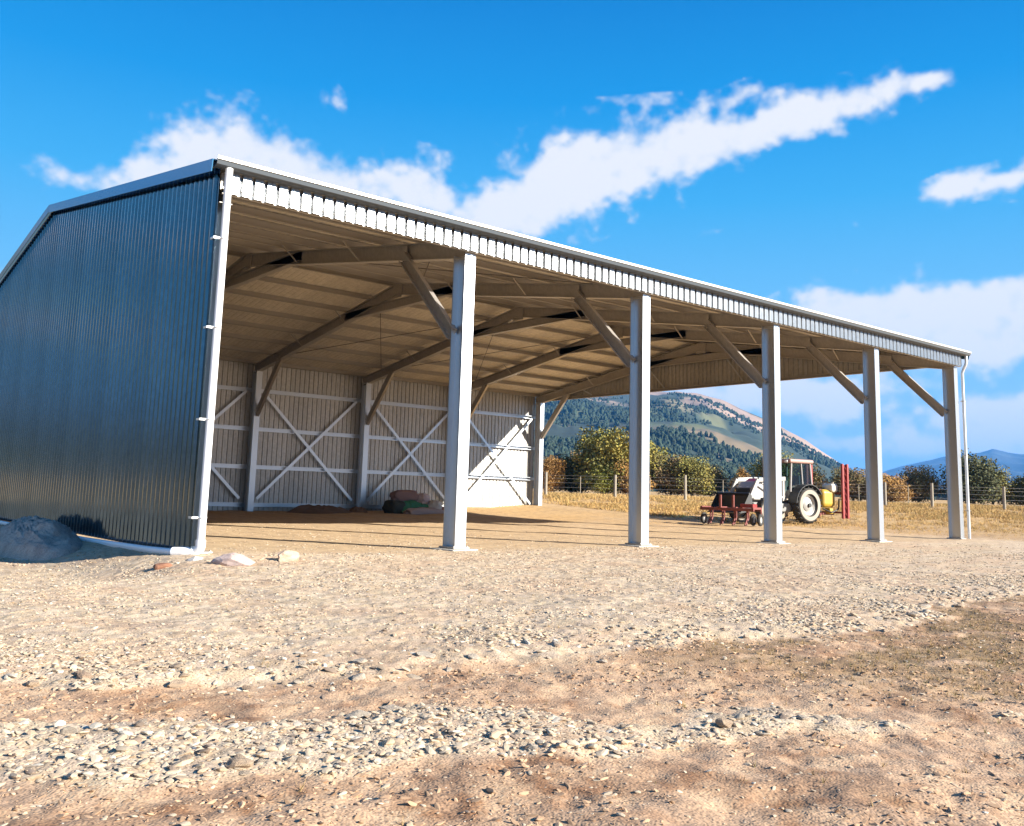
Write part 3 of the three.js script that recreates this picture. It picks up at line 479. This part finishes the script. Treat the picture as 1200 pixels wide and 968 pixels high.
{ // rubbish piled by the rear wall: sacks, a green tarpaulin and a board
  const sackGeo = (k, w, h, d) => { const g = new THREE.SphereGeometry(0.5, 28, 18), p = g.attributes.position; for (let i = 0; i < p.count; i++) { let x = p.getX(i) * 2, y = p.getY(i) * 2, z = p.getZ(i) * 2; const e = 0.55; x = Math.sign(x) * Math.pow(Math.abs(x), e); y = Math.sign(y) * Math.pow(Math.abs(y), 0.8); z = Math.sign(z) * Math.pow(Math.abs(z), e); const n = 0.86 + 0.3 * n3(x * 2.4 + k * 9, y * 2.4, z * 2.4); p.setXYZ(i, x * w / 2 * n, y * h / 2 * n + h / 2, z * d / 2 * n); } g.computeVertexNormals(); return g; };
  const sackM = (r, g, b) => std({ color: new THREE.Color(r, g, b), roughness: 0.8 });
  const spec = [['long pinkish-grey sack at the bottom of the rubbish pile', 16.0, 0.0, -17.65, 1.8, 0.36, 0.6, 0.1, sackM(0.40, 0.31, 0.29)], ['whitish plastic sack at the right end of the rubbish pile', 16.8, 0.10, -18.05, 0.7, 0.55, 0.5, 0.7, sackM(0.55, 0.53, 0.50)], ['mauve-brown sack on top of the rubbish pile', 15.6, 0.52, -18.5, 1.1, 0.50, 0.55, -0.2, sackM(0.28, 0.18, 0.17)], ['pale pink sack on top of the rubbish pile', 16.35, 0.45, -18.3, 0.6, 0.46, 0.45, 0.5, sackM(0.50, 0.38, 0.37)], ['black plastic sack at the left end of the rubbish pile', 14.95, 0.0, -18.2, 0.8, 0.62, 0.7, 0.3, sackM(0.035, 0.04, 0.03)]];
  spec.forEach(([l, x, y, z, w, h, d, t, m], k) => { const o = top('sack', sackGeo(k + 1, w, h, d), m, l, 'sack', 'sacks in the rubbish pile'); o.position.set(x, y, z); o.rotation.y = t; });
  const N = 36, pos = [], idx = []; for (let j = 0; j <= N; j++) for (let i = 0; i <= N; i++) { const u = i / N * 2 - 1, v = j / N * 2 - 1; pos.push(u * 0.85, 0.30 + 0.30 * (1 - v * v) * (1 - 0.5 * u * u) - 0.22 * sstep(0.3, 1, v) + 0.14 * (fbm2(u * 5, v * 5, 3) - 0.5), v * 0.5); if (i < N && j < N) { const o = j * (N + 1) + i; idx.push(o, o + N + 1, o + 1, o + 1, o + N + 1, o + N + 2); } }
  const g = new THREE.BufferGeometry(); g.setAttribute('position', new THREE.Float32BufferAttribute(pos, 3)); g.setIndex(idx); g.computeVertexNormals();
  const t = top('tarpaulin', g, std({ color: new THREE.Color(0.02, 0.17, 0.09), roughness: 0.55, side: THREE.DoubleSide }), 'crumpled dark green tarpaulin thrown over the sacks', 'tarpaulin'); t.position.set(15.75, 0.10, -18.2); t.scale.set(0.8, 0.85, 0.8);
  const bd = top('board', merge([box(0.9, 0.42, 0.03, 0, 0.21, 0)]), std({ color: new THREE.Color(0.26, 0.08, 0.04), roughness: 0.8 }), 'reddish board leaning beside the rubbish pile', 'board'); bd.position.set(17.5, 0.0, -18.4); bd.rotation.set(-0.35, 0.2, 0.05);
}
console.log('stones done');

// ------------------------------------------------------------------ tractor, sprayer and harrow
const paint = (r, g, b, rough = 0.45) => new THREE.MeshPhysicalMaterial({ color: new THREE.Color(r, g, b), roughness: rough, clearcoat: 0.25, clearcoatRoughness: 0.4, bumpMap: mottle, bumpScale: 0.001 });
const P = { white: paint(0.37, 0.355, 0.33), post: paint(0.26, 0.24, 0.23), red: paint(0.27, 0.03, 0.025), redOld: paint(0.19, 0.05, 0.04, 0.8), yellow: paint(0.42, 0.27, 0.03), black: paint(0.02, 0.02, 0.02, 0.6), grey: paint(0.22, 0.22, 0.21), dust: std({ color: new THREE.Color(0.40, 0.33, 0.25), roughness: 1 }), rubber: std({ color: new THREE.Color(0.045, 0.042, 0.038), roughness: 0.95 }), wall: std({ color: new THREE.Color(0.33, 0.29, 0.24), roughness: 1 }), tank: paint(0.70, 0.68, 0.58, 0.5), roofc: paint(0.36, 0.21, 0.175),
  glass: new THREE.MeshPhysicalMaterial({ color: new THREE.Color(0.36, 0.52, 0.53), roughness: 0.03, transmission: 1, thickness: 0 }) };
function wheel(parent, x, y, z, R, w, name) {                          // axle along z
  const g = part(name, parent); g.position.set(x, y, z);
  const rim = R * 0.56, prof = [[rim, -w * 0.36], [rim * 1.15, -w * 0.47], [R * 0.84, -w * 0.5], [R * 0.93, -w * 0.40], [R * 0.955, 0], [R * 0.93, w * 0.40], [R * 0.84, w * 0.5], [rim * 1.15, w * 0.47], [rim, w * 0.36]].map(([a, b]) => new THREE.Vector2(a, b));
  const ty = [new THREE.LatheGeometry(prof, 44).rotateX(Math.PI / 2)];
  const n = Math.round(R * 26); for (let k = 0; k < n; k++) for (const s of [-1, 1]) { const b = box(R * 0.075, R * 0.06, w * 0.52, 0, R * 0.965, s * w * 0.23, 0, s * 0.55, 0); b.rotateZ((k + (s > 0 ? 0.5 : 0)) / n * Math.PI * 2); ty.push(b); }
  mesh('tyre', merge(ty), P.rubber, g);
  for (const s of [-1, 1]) mesh('sidewall', new THREE.RingGeometry(rim * 1.1, R * 0.83, 44, 1).rotateY(s > 0 ? 0 : Math.PI).translate(0, 0, s * (w * 0.5 + 0.003)), P.wall, g);
  mesh('rim', merge([new THREE.LatheGeometry([[0.02, -0.02], [rim * 0.45, -0.02], [rim * 0.55, 0.07], [rim * 0.85, 0.09], [rim * 0.9, 0.02], [rim * 1.03, 0.0], [rim * 1.05, w * 0.22]].map(([a, b]) => new THREE.Vector2(a, b - w * 0.30)), 36).rotateX(Math.PI / 2), new THREE.LatheGeometry([[0.02, 0.02], [rim * 0.45, 0.02], [rim * 0.55, -0.07], [rim * 0.85, -0.09], [rim * 0.9, -0.02], [rim * 1.03, 0.0], [rim * 1.05, -w * 0.22]].map(([a, b]) => new THREE.Vector2(a, b + w * 0.30)), 36).rotateX(Math.PI / 2)]), P.white, g);
  mesh('hub', cyl(rim * 0.2, V(0, 0, -w * 0.5), V(0, 0, w * 0.5), 16), P.black, g);
}
const TX = 28.17, TZ = -8.88, TURN = Math.PI - 0.117;
{
  const t = thing('tractor', 'white and grey tractor with glazed cab and front loader parked on dry grass', 'tractor', [TX, groundY(TX, TZ) + 0.0, TZ], TURN);
  wheel(t, 0, 0.74, -0.80, 0.74, 0.42, 'rear_wheel'); wheel(t, 0, 0.74, 0.80, 0.74, 0.42, 'rear_wheel');
  wheel(t, 2.25, 0.50, -0.72, 0.50, 0.32, 'front_wheel'); wheel(t, 2.25, 0.50, 0.72, 0.50, 0.32, 'front_wheel');
  mesh('chassis', merge([rbox(3.0, 0.42, 0.42, 0.04, 1.2, 0.72, 0), box(0.5, 0.3, 1.5, 0, 0.74, 0), box(0.22, 0.18, 1.3, 2.25, 0.5, 0), rbox(0.7, 0.35, 0.34, 0.05, 0.9, 0.62, -0.42)]), P.grey, t);
  const bon = outline([[0.72, 0], [2.55, 0], [2.72, 0.12], [2.70, 0.40], [2.45, 0.62], [0.72, 0.74]]);
  const hood = mesh('bonnet', new THREE.ExtrudeGeometry(bon, { depth: 0.72, bevelEnabled: true, bevelSize: 0.05, bevelThickness: 0.05, bevelSegments: 3 }).translate(0, 0.94, -0.36), P.white, t);
  mesh('grille', merge([rbox(0.08, 0.50, 0.70, 0.02, 2.755, 1.10, 0), ...[...Array(6).keys()].map((k) => box(0.03, 0.02, 0.5, 2.78, 1.0 + k * 0.055, 0))]), P.black, hood);
  for (const s of [-1, 1]) { mesh('headlight', rbox(0.05, 0.10, 0.14, 0.02, 2.70, 1.36, s * 0.2), M.pvc, hood); mesh('side_louvre', rbox(0.9, 0.26, 0.02, 0.008, 1.75, 1.18, s * 0.37), P.black, hood); }
  mesh('red_stripe', rbox(0.5, 0.05, 0.5, 0.02, 2.35, 1.61, 0, 0, 0, -0.5), P.red, hood);
  mesh('exhaust', merge([cyl(0.05, V(1.4, 1.6, 0.2), V(1.4, 2.1, 0.2), 12), cyl(0.03, V(1.4, 2.1, 0.2), V(1.42, 2.6, 0.2), 10)]), P.black, t);
  // cab: posts, roof, panes
  const cab = part('cab', t), A = [[0.72, -0.62], [0.72, 0.62], [-0.55, 0.66], [-0.55, -0.66]], Bt = [[0.58, -0.56], [0.58, 0.56], [-0.5, 0.6], [-0.5, -0.6]];
  A.forEach(([x, z], i) => mesh('cab_post', cyl(0.045, V(x, 1.25, z), V(Bt[i][0], 2.42, Bt[i][1]), 8), P.post, cab));
  for (const s of [-1, 1]) mesh('cab_post', cyl(0.035, V(0.0, 1.45, s * 0.64), V(0.02, 2.42, s * 0.585), 8), P.post, cab);
  mesh('cab_roof', rbox(1.45, 0.17, 1.36, 0.07, 0.04, 2.50, 0), P.roofc, cab);
  mesh('cab_floor', rbox(1.2, 0.35, 1.1, 0.04, 0.1, 1.16, 0), P.grey, cab);
  const pane = (a, b, c, d) => { const g = new THREE.BufferGeometry(); g.setAttribute('position', new THREE.Float32BufferAttribute([...a, ...b, ...c, ...a, ...c, ...d], 3)); g.computeVertexNormals(); return g; };
  for (const [i, j] of [[0, 1], [1, 2], [2, 3], [3, 0]]) mesh('window', pane([A[i][0], 1.33, A[i][1]], [A[j][0], 1.33, A[j][1]], [Bt[j][0], 2.42, Bt[j][1]], [Bt[i][0], 2.42, Bt[i][1]]), P.glass, cab);
  mesh('seat', merge([rbox(0.45, 0.14, 0.45, 0.05, -0.1, 1.42, 0), rbox(0.12, 0.5, 0.45, 0.05, -0.32, 1.7, 0)]), P.black, cab);
  mesh('steering_wheel', new THREE.TorusGeometry(0.19, 0.018, 8, 24).rotateY(Math.PI / 2).rotateZ(0.6).translate(0.38, 1.75, 0), P.black, cab);
  for (const s of [-1, 1]) mesh('mudguard', merge([...Array(9).keys()].map((k) => { const a = 0.25 + k * 0.27, r = 0.82; return box(0.26, 0.03, 0.46, Math.cos(a) * r, 0.74 + Math.sin(a) * r, s * 0.80, 0, 0, a - Math.PI / 2); })), P.black, t);
  for (const s of [-1, 1]) mesh('work_lamp', rbox(0.07, 0.10, 0.14, 0.02, 0.80, 2.48, s * 0.5), M.pvc, t);
  // front loader
  const L = part('front_loader', t);
  for (const s of [-1, 1]) {
    mesh('loader_arm', merge([rbox(0.12, 0.85, 0.10, 0.02, 1.05, 1.30, s * 0.52), rbox(1.55, 0.17, 0.09, 0.03, 1.72, 1.72, s * 0.55, 0, 0, -0.06), rbox(1.35, 0.17, 0.09, 0.03, 2.86, 1.12, s * 0.55, 0, 0, -1.02)]), P.white, L);
    mesh('ram', cyl(0.035, V(1.15, 1.0, s * 0.60), V(2.35, 1.55, s * 0.60), 10), M.trim, L);
  }
  mesh('cross_tube', cyl(0.06, V(2.95, 1.0, -0.55), V(2.95, 1.0, 0.55), 12), P.white, L);
  const bk = outline([[0, 0], [0.62, -0.10], [0.66, -0.06], [0.16, 0.05], [0.05, 0.22], [0.06, 0.58], [0.14, 0.68], [0.10, 0.70], [-0.02, 0.60], [-0.06, 0.18]]);
  mesh('bucket', merge([new THREE.ExtrudeGeometry(bk, { depth: 1.7, bevelEnabled: false }).translate(3.22, 0.46, -0.85), ...[-1, 1].map((s) => new THREE.ExtrudeGeometry(outline([[0, 0], [0.62, -0.10], [0.12, 0.66], [-0.02, 0.60], [-0.06, 0.18]]), { depth: 0.02, bevelEnabled: false }).translate(3.22, 0.46, s * 0.85 - 0.01))]), P.black, L);
}
const atTractor = (fx, fz) => [TX + Math.cos(TURN) * fx + Math.sin(TURN) * fz, TZ - Math.sin(TURN) * fx + Math.cos(TURN) * fz];
{
  const [x, z] = atTractor(-1.55, -0.1), s = thing('crop_sprayer', 'yellow crop sprayer with red folded boom behind the tractor', 'sprayer', [x, groundY(x, z), z], TURN);
  mesh('frame', merge([rbox(0.08, 1.1, 0.08, 0.01, 0.35, 0.85, -0.4), rbox(0.08, 1.1, 0.08, 0.01, 0.35, 0.85, 0.4), rbox(0.9, 0.08, 0.08, 0.01, -0.05, 0.38, -0.4), rbox(0.9, 0.08, 0.08, 0.01, -0.05, 0.38, 0.4), rbox(0.08, 0.08, 1.6, 0.01, -0.5, 0.45, 0), rbox(0.08, 0.08, 1.6, 0.01, -0.5, 1.25, 0)]), P.redOld, s);
  const tank = mesh('tank', rbox(0.85, 0.75, 1.25, 0.18, -0.02, 1.02, 0), P.yellow, s);
  mesh('tank_lid', cyl(0.2, V(-0.02, 1.38, -0.15), V(-0.02, 1.46, -0.15), 20), P.black, tank); mesh('rinse_tank', rbox(0.4, 0.35, 0.55, 0.1, -0.25, 1.45, -0.45), P.tank, s);
  mesh('hose', tube([V(0.3, 0.6, -0.5), V(0.0, 0.45, -0.72), V(-0.4, 0.6, -0.75), V(-0.5, 1.0, -0.7)], 0.03, 30, 8), P.black, s);
  mesh('pump', rbox(0.25, 0.25, 0.3, 0.06, -0.1, 0.5, -0.5), P.yellow, s);
  for (const k of [-1, 1]) { const b = part('boom', s), zz = k * 0.92; for (const dx of [-0.15, 0.15]) mesh('boom_rail', rbox(0.10, 2.25, 0.10, 0.012, -0.62 + dx, 1.33, zz), P.red, b); mesh('boom_lattice', merge([...Array(8).keys()].map((q) => cyl(0.018, V(-0.74, 0.3 + q * 0.27, zz), V(-0.50, 0.3 + (q + 1) * 0.27, zz), 6))), P.red, b); mesh('boom_back', rbox(0.27, 2.2, 0.05, 0.012, -0.62, 1.32, zz + 0.07), P.redOld, b); }
}
{
  const [x, z] = atTractor(4.75, -1.3), h = thing('cultivator', 'rusty red tined cultivator with small wheels on the ground before the tractor', 'cultivator', [x, groundY(x, z), z], TURN + 0.35);
  mesh('frame', merge([rbox(0.10, 0.11, 2.1, 0.012, 0.45, 0.58, 0), rbox(0.10, 0.11, 2.1, 0.012, -0.25, 0.58, 0), ...[-1.0, -0.35, 0.35, 1.0].map((q) => rbox(0.8, 0.08, 0.08, 0.012, 0.1, 0.63, q)), rbox(0.08, 0.5, 0.08, 0.012, 0.45, 0.85, -0.25), rbox(0.08, 0.5, 0.08, 0.012, 0.45, 0.85, 0.25)]), P.redOld, h);
  for (let k = 0; k < 9; k++) mesh('tine', tube([V(k % 2 ? 0.45 : -0.25, 0.62, -0.96 + k * 0.24), V(k % 2 ? 0.3 : -0.4, 0.5, -0.96 + k * 0.24), V(k % 2 ? 0.3 : -0.4, 0.25, -0.96 + k * 0.24), V(k % 2 ? 0.5 : -0.2, 0.02, -0.96 + k * 0.24)], 0.032, 16, 6), P.redOld, h);
  mesh('crate', rbox(0.4, 0.14, 0.5, 0.02, 0.1, 0.72, -0.7), P.red, h);
  for (const q of [-1.12, -0.85, 1.1]) { const w = part('gauge_wheel', h); w.position.set(0.05, 0.22, q); mesh('tyre', new THREE.TorusGeometry(0.16, 0.06, 10, 26), P.rubber, w); mesh('rim', cyl(0.12, V(0, 0, -0.03), V(0, 0, 0.03), 18), P.white, w); }
}
console.log('tractor done');

// ------------------------------------------------------------------ fence, shrubs and dry grass
const fencePts = [[-10, -55], [4, -44], [14, -36], [21, -30.4], [25.4, -27.0], [28.6, -24.5], [31.5, -22.1], [34.5, -19.7], [37.6, -17.0], [40.6, -14.5], [42.6, -12.6], [44.2, -10.8], [47.1, -8.3], [49.0, -6.8], [53, -3.4], [58, 1], [66, 8]];
{
  const f = thing('fence', 'post and wire fence along the far side of the dry paddock', 'fence', [0, 0, 0]);
  const pm = std({ color: new THREE.Color(0.30, 0.26, 0.20), roughness: 0.95, bumpMap: mottle, bumpScale: 0.006 });
  const tops = [];
  fencePts.forEach(([x, z], i) => { const y = groundY(x, z), h = 1.22 + 0.1 * GV[i * 5], g = cyl(0.085, V(x, y - 0.3, z), V(x + rr(-0.04, 0.04), y + h, z + rr(-0.04, 0.04)), 9, 0.075); mesh('post', g, pm, f); tops.push([x, y, z]); });
  for (const h of [0.25, 0.5, 0.75, 0.98, 1.14]) mesh('wire', merge(tops.slice(1).map(([x, y, z], i) => cyl(0.0035, V(tops[i][0], tops[i][1] + h, tops[i][2]), V(x, y + h, z), 5))), M.galvDull, f);
  for (let i = 1; i < tops.length; i++) for (const t of [0.5]) { const [a, b] = [tops[i - 1], tops[i]], x = mix(a[0], b[0], t), y = mix(a[1], b[1], t), z = mix(a[2], b[2], t); mesh('batten', box(0.03, 0.9, 0.025, x, y + 0.66, z), pm, f); }
}
function leafCrown(lobes, count, size, palette) {                       // many leaf-sized faces through the volume of several lobes
  const pos = [], col = [], nor = [], total = lobes.reduce((a, l) => a + l[3] * l[4] * l[5], 0), c = new THREE.Vector3();
  for (const [lx, ly, lz, a, b, d] of lobes) {
    const n = Math.round(count * a * b * d / total), tone = palette[Math.floor(rnd() * palette.length)];
    for (let i = 0; i < n; i++) {
      const th = rnd() * 6.283, cs = rnd() * 2 - 1, sn = Math.sqrt(1 - cs * cs), r = Math.pow(rnd(), 0.42);
      let x = sn * Math.cos(th), y = cs, z = sn * Math.sin(th); const lump = 0.66 + 0.62 * n3(x * 2.3 + lx * 3 + 40, y * 2.3 + ly * 3, z * 2.3 + lz * 3);
      if (n3(x * r * 3.4 + lx * 5, y * r * 3.4 + 7, z * r * 3.4 + lz * 5) < 0.30) continue;
      x = lx + x * a * r * lump; y = ly + y * b * r * lump; z = lz + z * d * r * lump; if (y < 0.02) continue;
      const s = size * rr(0.6, 1.5), q = new THREE.Quaternion().setFromEuler(new THREE.Euler(rr(0, 6.28), rr(0, 6.28), rr(0, 6.28)));
      const A = V(-0.5, 0, 0), pts = [V(-0.5, -0.1, 0), V(0, -0.42, 0.08), V(0.55, 0, 0), V(-0.05, 0.42, 0.08)].map((p) => p.multiplyScalar(s).applyQuaternion(q).add(c.set(x, y, z)));
      const base = rnd() < 0.7 ? tone : palette[Math.floor(rnd() * palette.length)], k = rr(0.7, 1.3);
      for (const v of [0, 1, 2, 0, 2, 3]) { pos.push(pts[v].x, pts[v].y, pts[v].z); col.push(base[0] * k, base[1] * k, base[2] * k); }
    }
  }
  const g = new THREE.BufferGeometry(); g.setAttribute('position', new THREE.Float32BufferAttribute(pos, 3)); g.setAttribute('color', new THREE.Float32BufferAttribute(col, 3)); g.computeVertexNormals(); return g;
}
const leafMat = new THREE.MeshPhysicalMaterial({ vertexColors: true, roughness: 0.85, side: THREE.DoubleSide, transmission: 0.0 }), barkMat = std({ color: new THREE.Color(0.10, 0.075, 0.055), roughness: 1 });
const PAL = { olive: [[0.25, 0.205, 0.04], [0.29, 0.22, 0.04], [0.189, 0.174, 0.036], [0.131, 0.123, 0.032]], dark: [[0.051, 0.065, 0.026], [0.072, 0.080, 0.029], [0.102, 0.099, 0.032]], rust: [[0.392, 0.210, 0.051], [0.319, 0.181, 0.058], [0.246, 0.152, 0.043]], lime: [[0.25, 0.235, 0.045], [0.246, 0.246, 0.043], [0.116, 0.123, 0.029]], brown: [[0.217, 0.138, 0.058], [0.160, 0.123, 0.043], [0.116, 0.102, 0.036]] };
function shrubProto(name, label, pal, w, h, n, leaves, cone = 0) {
  const lobes = [], g = new THREE.Group(); g.name = name; tag(g, label, 'shrub', 'shrubs behind the paddock fence');
  for (let i = 0; i < n; i++) { const t = i / n, a = i * 2.4 + rnd(), y = h * (0.22 + 0.62 * t), rad = w * 0.34 * (cone ? (1 - t * 0.95) : Math.sqrt(1 - t * t * 0.8)); lobes.push([Math.cos(a) * rad * rr(0.5, 1), y, Math.sin(a) * rad * rr(0.5, 1), w * rr(0.17, 0.27) * (cone ? 1.1 - t * 0.7 : 1), h * rr(0.13, 0.22), w * rr(0.17, 0.27) * (cone ? 1.1 - t * 0.7 : 1)]); }
  lobes.push([0, h * 0.4, 0, w * 0.34, h * 0.36, w * 0.34]);
  const tr = [cyl(0.10, V(0, -0.2, 0), V(0.05, h * 0.5, 0.03), 8, 0.06)]; for (const l of lobes.slice(0, 7)) tr.push(cyl(0.05, V(0, h * 0.15, 0), V(l[0], l[1], l[2]), 6, 0.02));
  mesh('trunk', merge(tr), barkMat, g); mesh('crown', leafCrown(lobes, leaves * 1.6, 0.115, pal), leafMat, g); return g;
}
const protos = {
  olive: shrubProto('shrub', 'broad yellow-olive autumn shrub behind the fence', PAL.olive, 4, 4, 15, 7500), dark: shrubProto('shrub', 'dense dark green shrub behind the fence', PAL.dark, 4, 4, 13, 7000),
  rust: shrubProto('shrub', 'rusty orange-brown shrub behind the fence', PAL.rust, 4, 4, 12, 6500), lime: shrubProto('shrub', 'yellow-green leafy shrub behind the fence', PAL.lime, 4, 4, 13, 7000),
  brown: shrubProto('shrub', 'dull brown-green shrub behind the fence', PAL.brown, 4, 4, 12, 6500), cone: shrubProto('shrub', 'small conical russet tree behind the fence', PAL.rust, 2.6, 4, 14, 5500, 1),
};
{
  // [how far along the fence, metres behind it, width, height, kind]
  const A = V(28.6, 0, -24.5), dir = V(0.773, 0, 0.634), back = V(0.634, 0, -0.773);
  const list = [[-2.6, 9, 3.0, 3.2, 'rust'], [-5.6, 12, 4.5, 4, 'olive'], [-10, 10, 5, 4.2, 'dark'], [0.6, 8, 1.9, 2.5, 'rust'], [2.0, 9.5, 2.8, 2.5, 'dark'], [3.0, 13, 3.0, 3.0, 'brown'], [4.2, 8.5, 4.8, 4.4, 'olive'], [6.4, 10, 4.2, 3.8, 'olive'], [5.6, 7.8, 2.8, 2.4, 'rust'], [3.9, 7.4, 2.2, 2.0, 'lime'], [8.4, 9, 3.4, 2.8, 'brown'], [9.6, 8.4, 3.4, 2.7, 'olive'], [11.4, 11, 2.6, 2.2, 'brown'], [12.7, 8, 1.7, 2.2, 'cone'], [15.2, 9, 3.2, 3.2, 'olive'], [17.2, 10, 3.0, 2.6, 'brown'], [20.5, 10, 3.2, 2.3, 'brown'], [22.6, 9, 2.6, 2.0, 'rust'], [24.6, 9.6, 3.0, 2.5, 'brown'], [27.6, 8.4, 3.6, 3.4, 'dark'], [29.4, 9.6, 3.0, 2.7, 'olive'], [31.2, 9, 2.6, 2.2, 'dark'], [33.8, 8.5, 2.6, 3.0, 'lime'], [35.6, 9.5, 2.8, 2.6, 'dark'], [37.4, 8.5, 2.6, 2.4, 'dark'], [39.2, 9.5, 3, 2.6, 'olive'], [41.5, 9, 3, 2.5, 'dark'], [45, 10, 4, 3, 'brown'], [50, 10, 4, 3.2, 'olive']];
  const used = {};
  list.forEach(([u, b, w, h, k], i) => {
    const p = A.clone().addScaledVector(dir, u).addScaledVector(back, b), o = used[k] ? protos[k].clone() : protos[k]; used[k] = 1; o.name = numbered('shrub');
    const fw = k === 'cone' ? 2.6 : 4; o.userData = { ...protos[k].userData }; o.position.set(p.x, groundY(p.x, p.z) - 0.05, p.z); o.rotation.y = i * 2.1; o.scale.set(w / fw * 1.15, h / 4 * 1.08, w / fw * 1.15); scene.add(o);
  });
}
{ // dry grass of the paddock
  const tuft = (k, n, lean) => { const pos = []; for (let i = 0; i < n; i++) { const a = GV[(k * 7 + i * 3) & 255] * 6.28, r = GV[(k * 3 + i * 5) & 255] * 0.35, h = 0.5 + 0.6 * GV[(i * 11 + k) & 255], l = lean * (GV[(i * 13 + k * 5) & 255] - 0.3), x = Math.cos(a) * r, z = Math.sin(a) * r, tx = Math.cos(a + 1) * 0.035, tz = Math.sin(a + 1) * 0.035; pos.push(x - tx, 0, z - tz, x + tx, 0, z + tz, x + Math.cos(a) * l, h, z + Math.sin(a) * l); } const g = new THREE.BufferGeometry(); g.setAttribute('position', new THREE.Float32BufferAttribute(pos, 3)); g.computeVertexNormals(); return g; };
  const L = [], S = [];
  for (let i = 0; i < 105000; i++) {
    const d = 27 + 31 * Math.pow(rnd(), 0.8), w = (rnd() * 2 - 1) * d * 0.75, x = -5.06 + d * 0.634 + w * 0.773, z = 13.28 - d * 0.773 + w * 0.634;
    if (x < 25.2 && z > -21.5) continue;
    const p = fbm2(x * 0.5, z * 0.5, 4), far = sstep(30, 46, d); if (rnd() > 0.12 + far * 0.9 * sstep(0.3, 0.6, p)) continue;
    const s = rr(0.05, 0.13) * (0.6 + 0.9 * far), k = rr(0.7, 1.2), t = rnd(), c = t < 0.75 ? [0.52, 0.345, 0.13] : t < 0.92 ? [0.40, 0.25, 0.10] : [0.17, 0.15, 0.05];
    L.push([x, groundY(x, z) - 0.01, z, s * 1.3, s, s * 1.3, 0.15, c[0] * k, c[1] * k, c[2] * k]);
  }
  scatter('dry_grass', tuft(3, 14, 0.7), L, 'golden dry grass covering the paddock', 'grass');
  for (let i = 0; i < 60000 && S.length < 3200; i++) {
    const d = 2.4 + 10 * Math.pow(rnd(), 0.8), w = rr(-0.4, 0.76) * d, x = -5.06 + d * 0.634 + w * 0.773, z = 13.28 - d * 0.773 + w * 0.634;
    const right = sstep(-1.7, 0.6, x - (z - 9) * 0.5) * sstep(0.0, -0.2, inA(x, z)), p = fbm2(x * 1.7 + 30, z * 2.6, 4);
    if (inB(x, z) > 0 || rnd() > right * sstep(0.44, 0.6, p) + 0.02) continue;
    const s = rr(0.012, 0.036), k = rr(0.7, 1.3), c = rnd() < 0.75 ? [0.30, 0.20, 0.09] : [0.18, 0.145, 0.055];
    S.push([x, groundY(x, z) - 0.003, z, s * 1.5, s, s * 1.5, 0.4, c[0] * k, c[1] * k, c[2] * k]);
  }
  scatter('weeds', tuft(9, 12, 1.3), S, 'sparse brown-green weeds creeping over the bare dirt', 'weeds');
}
console.log('all done');
renderer.render(scene, camera);
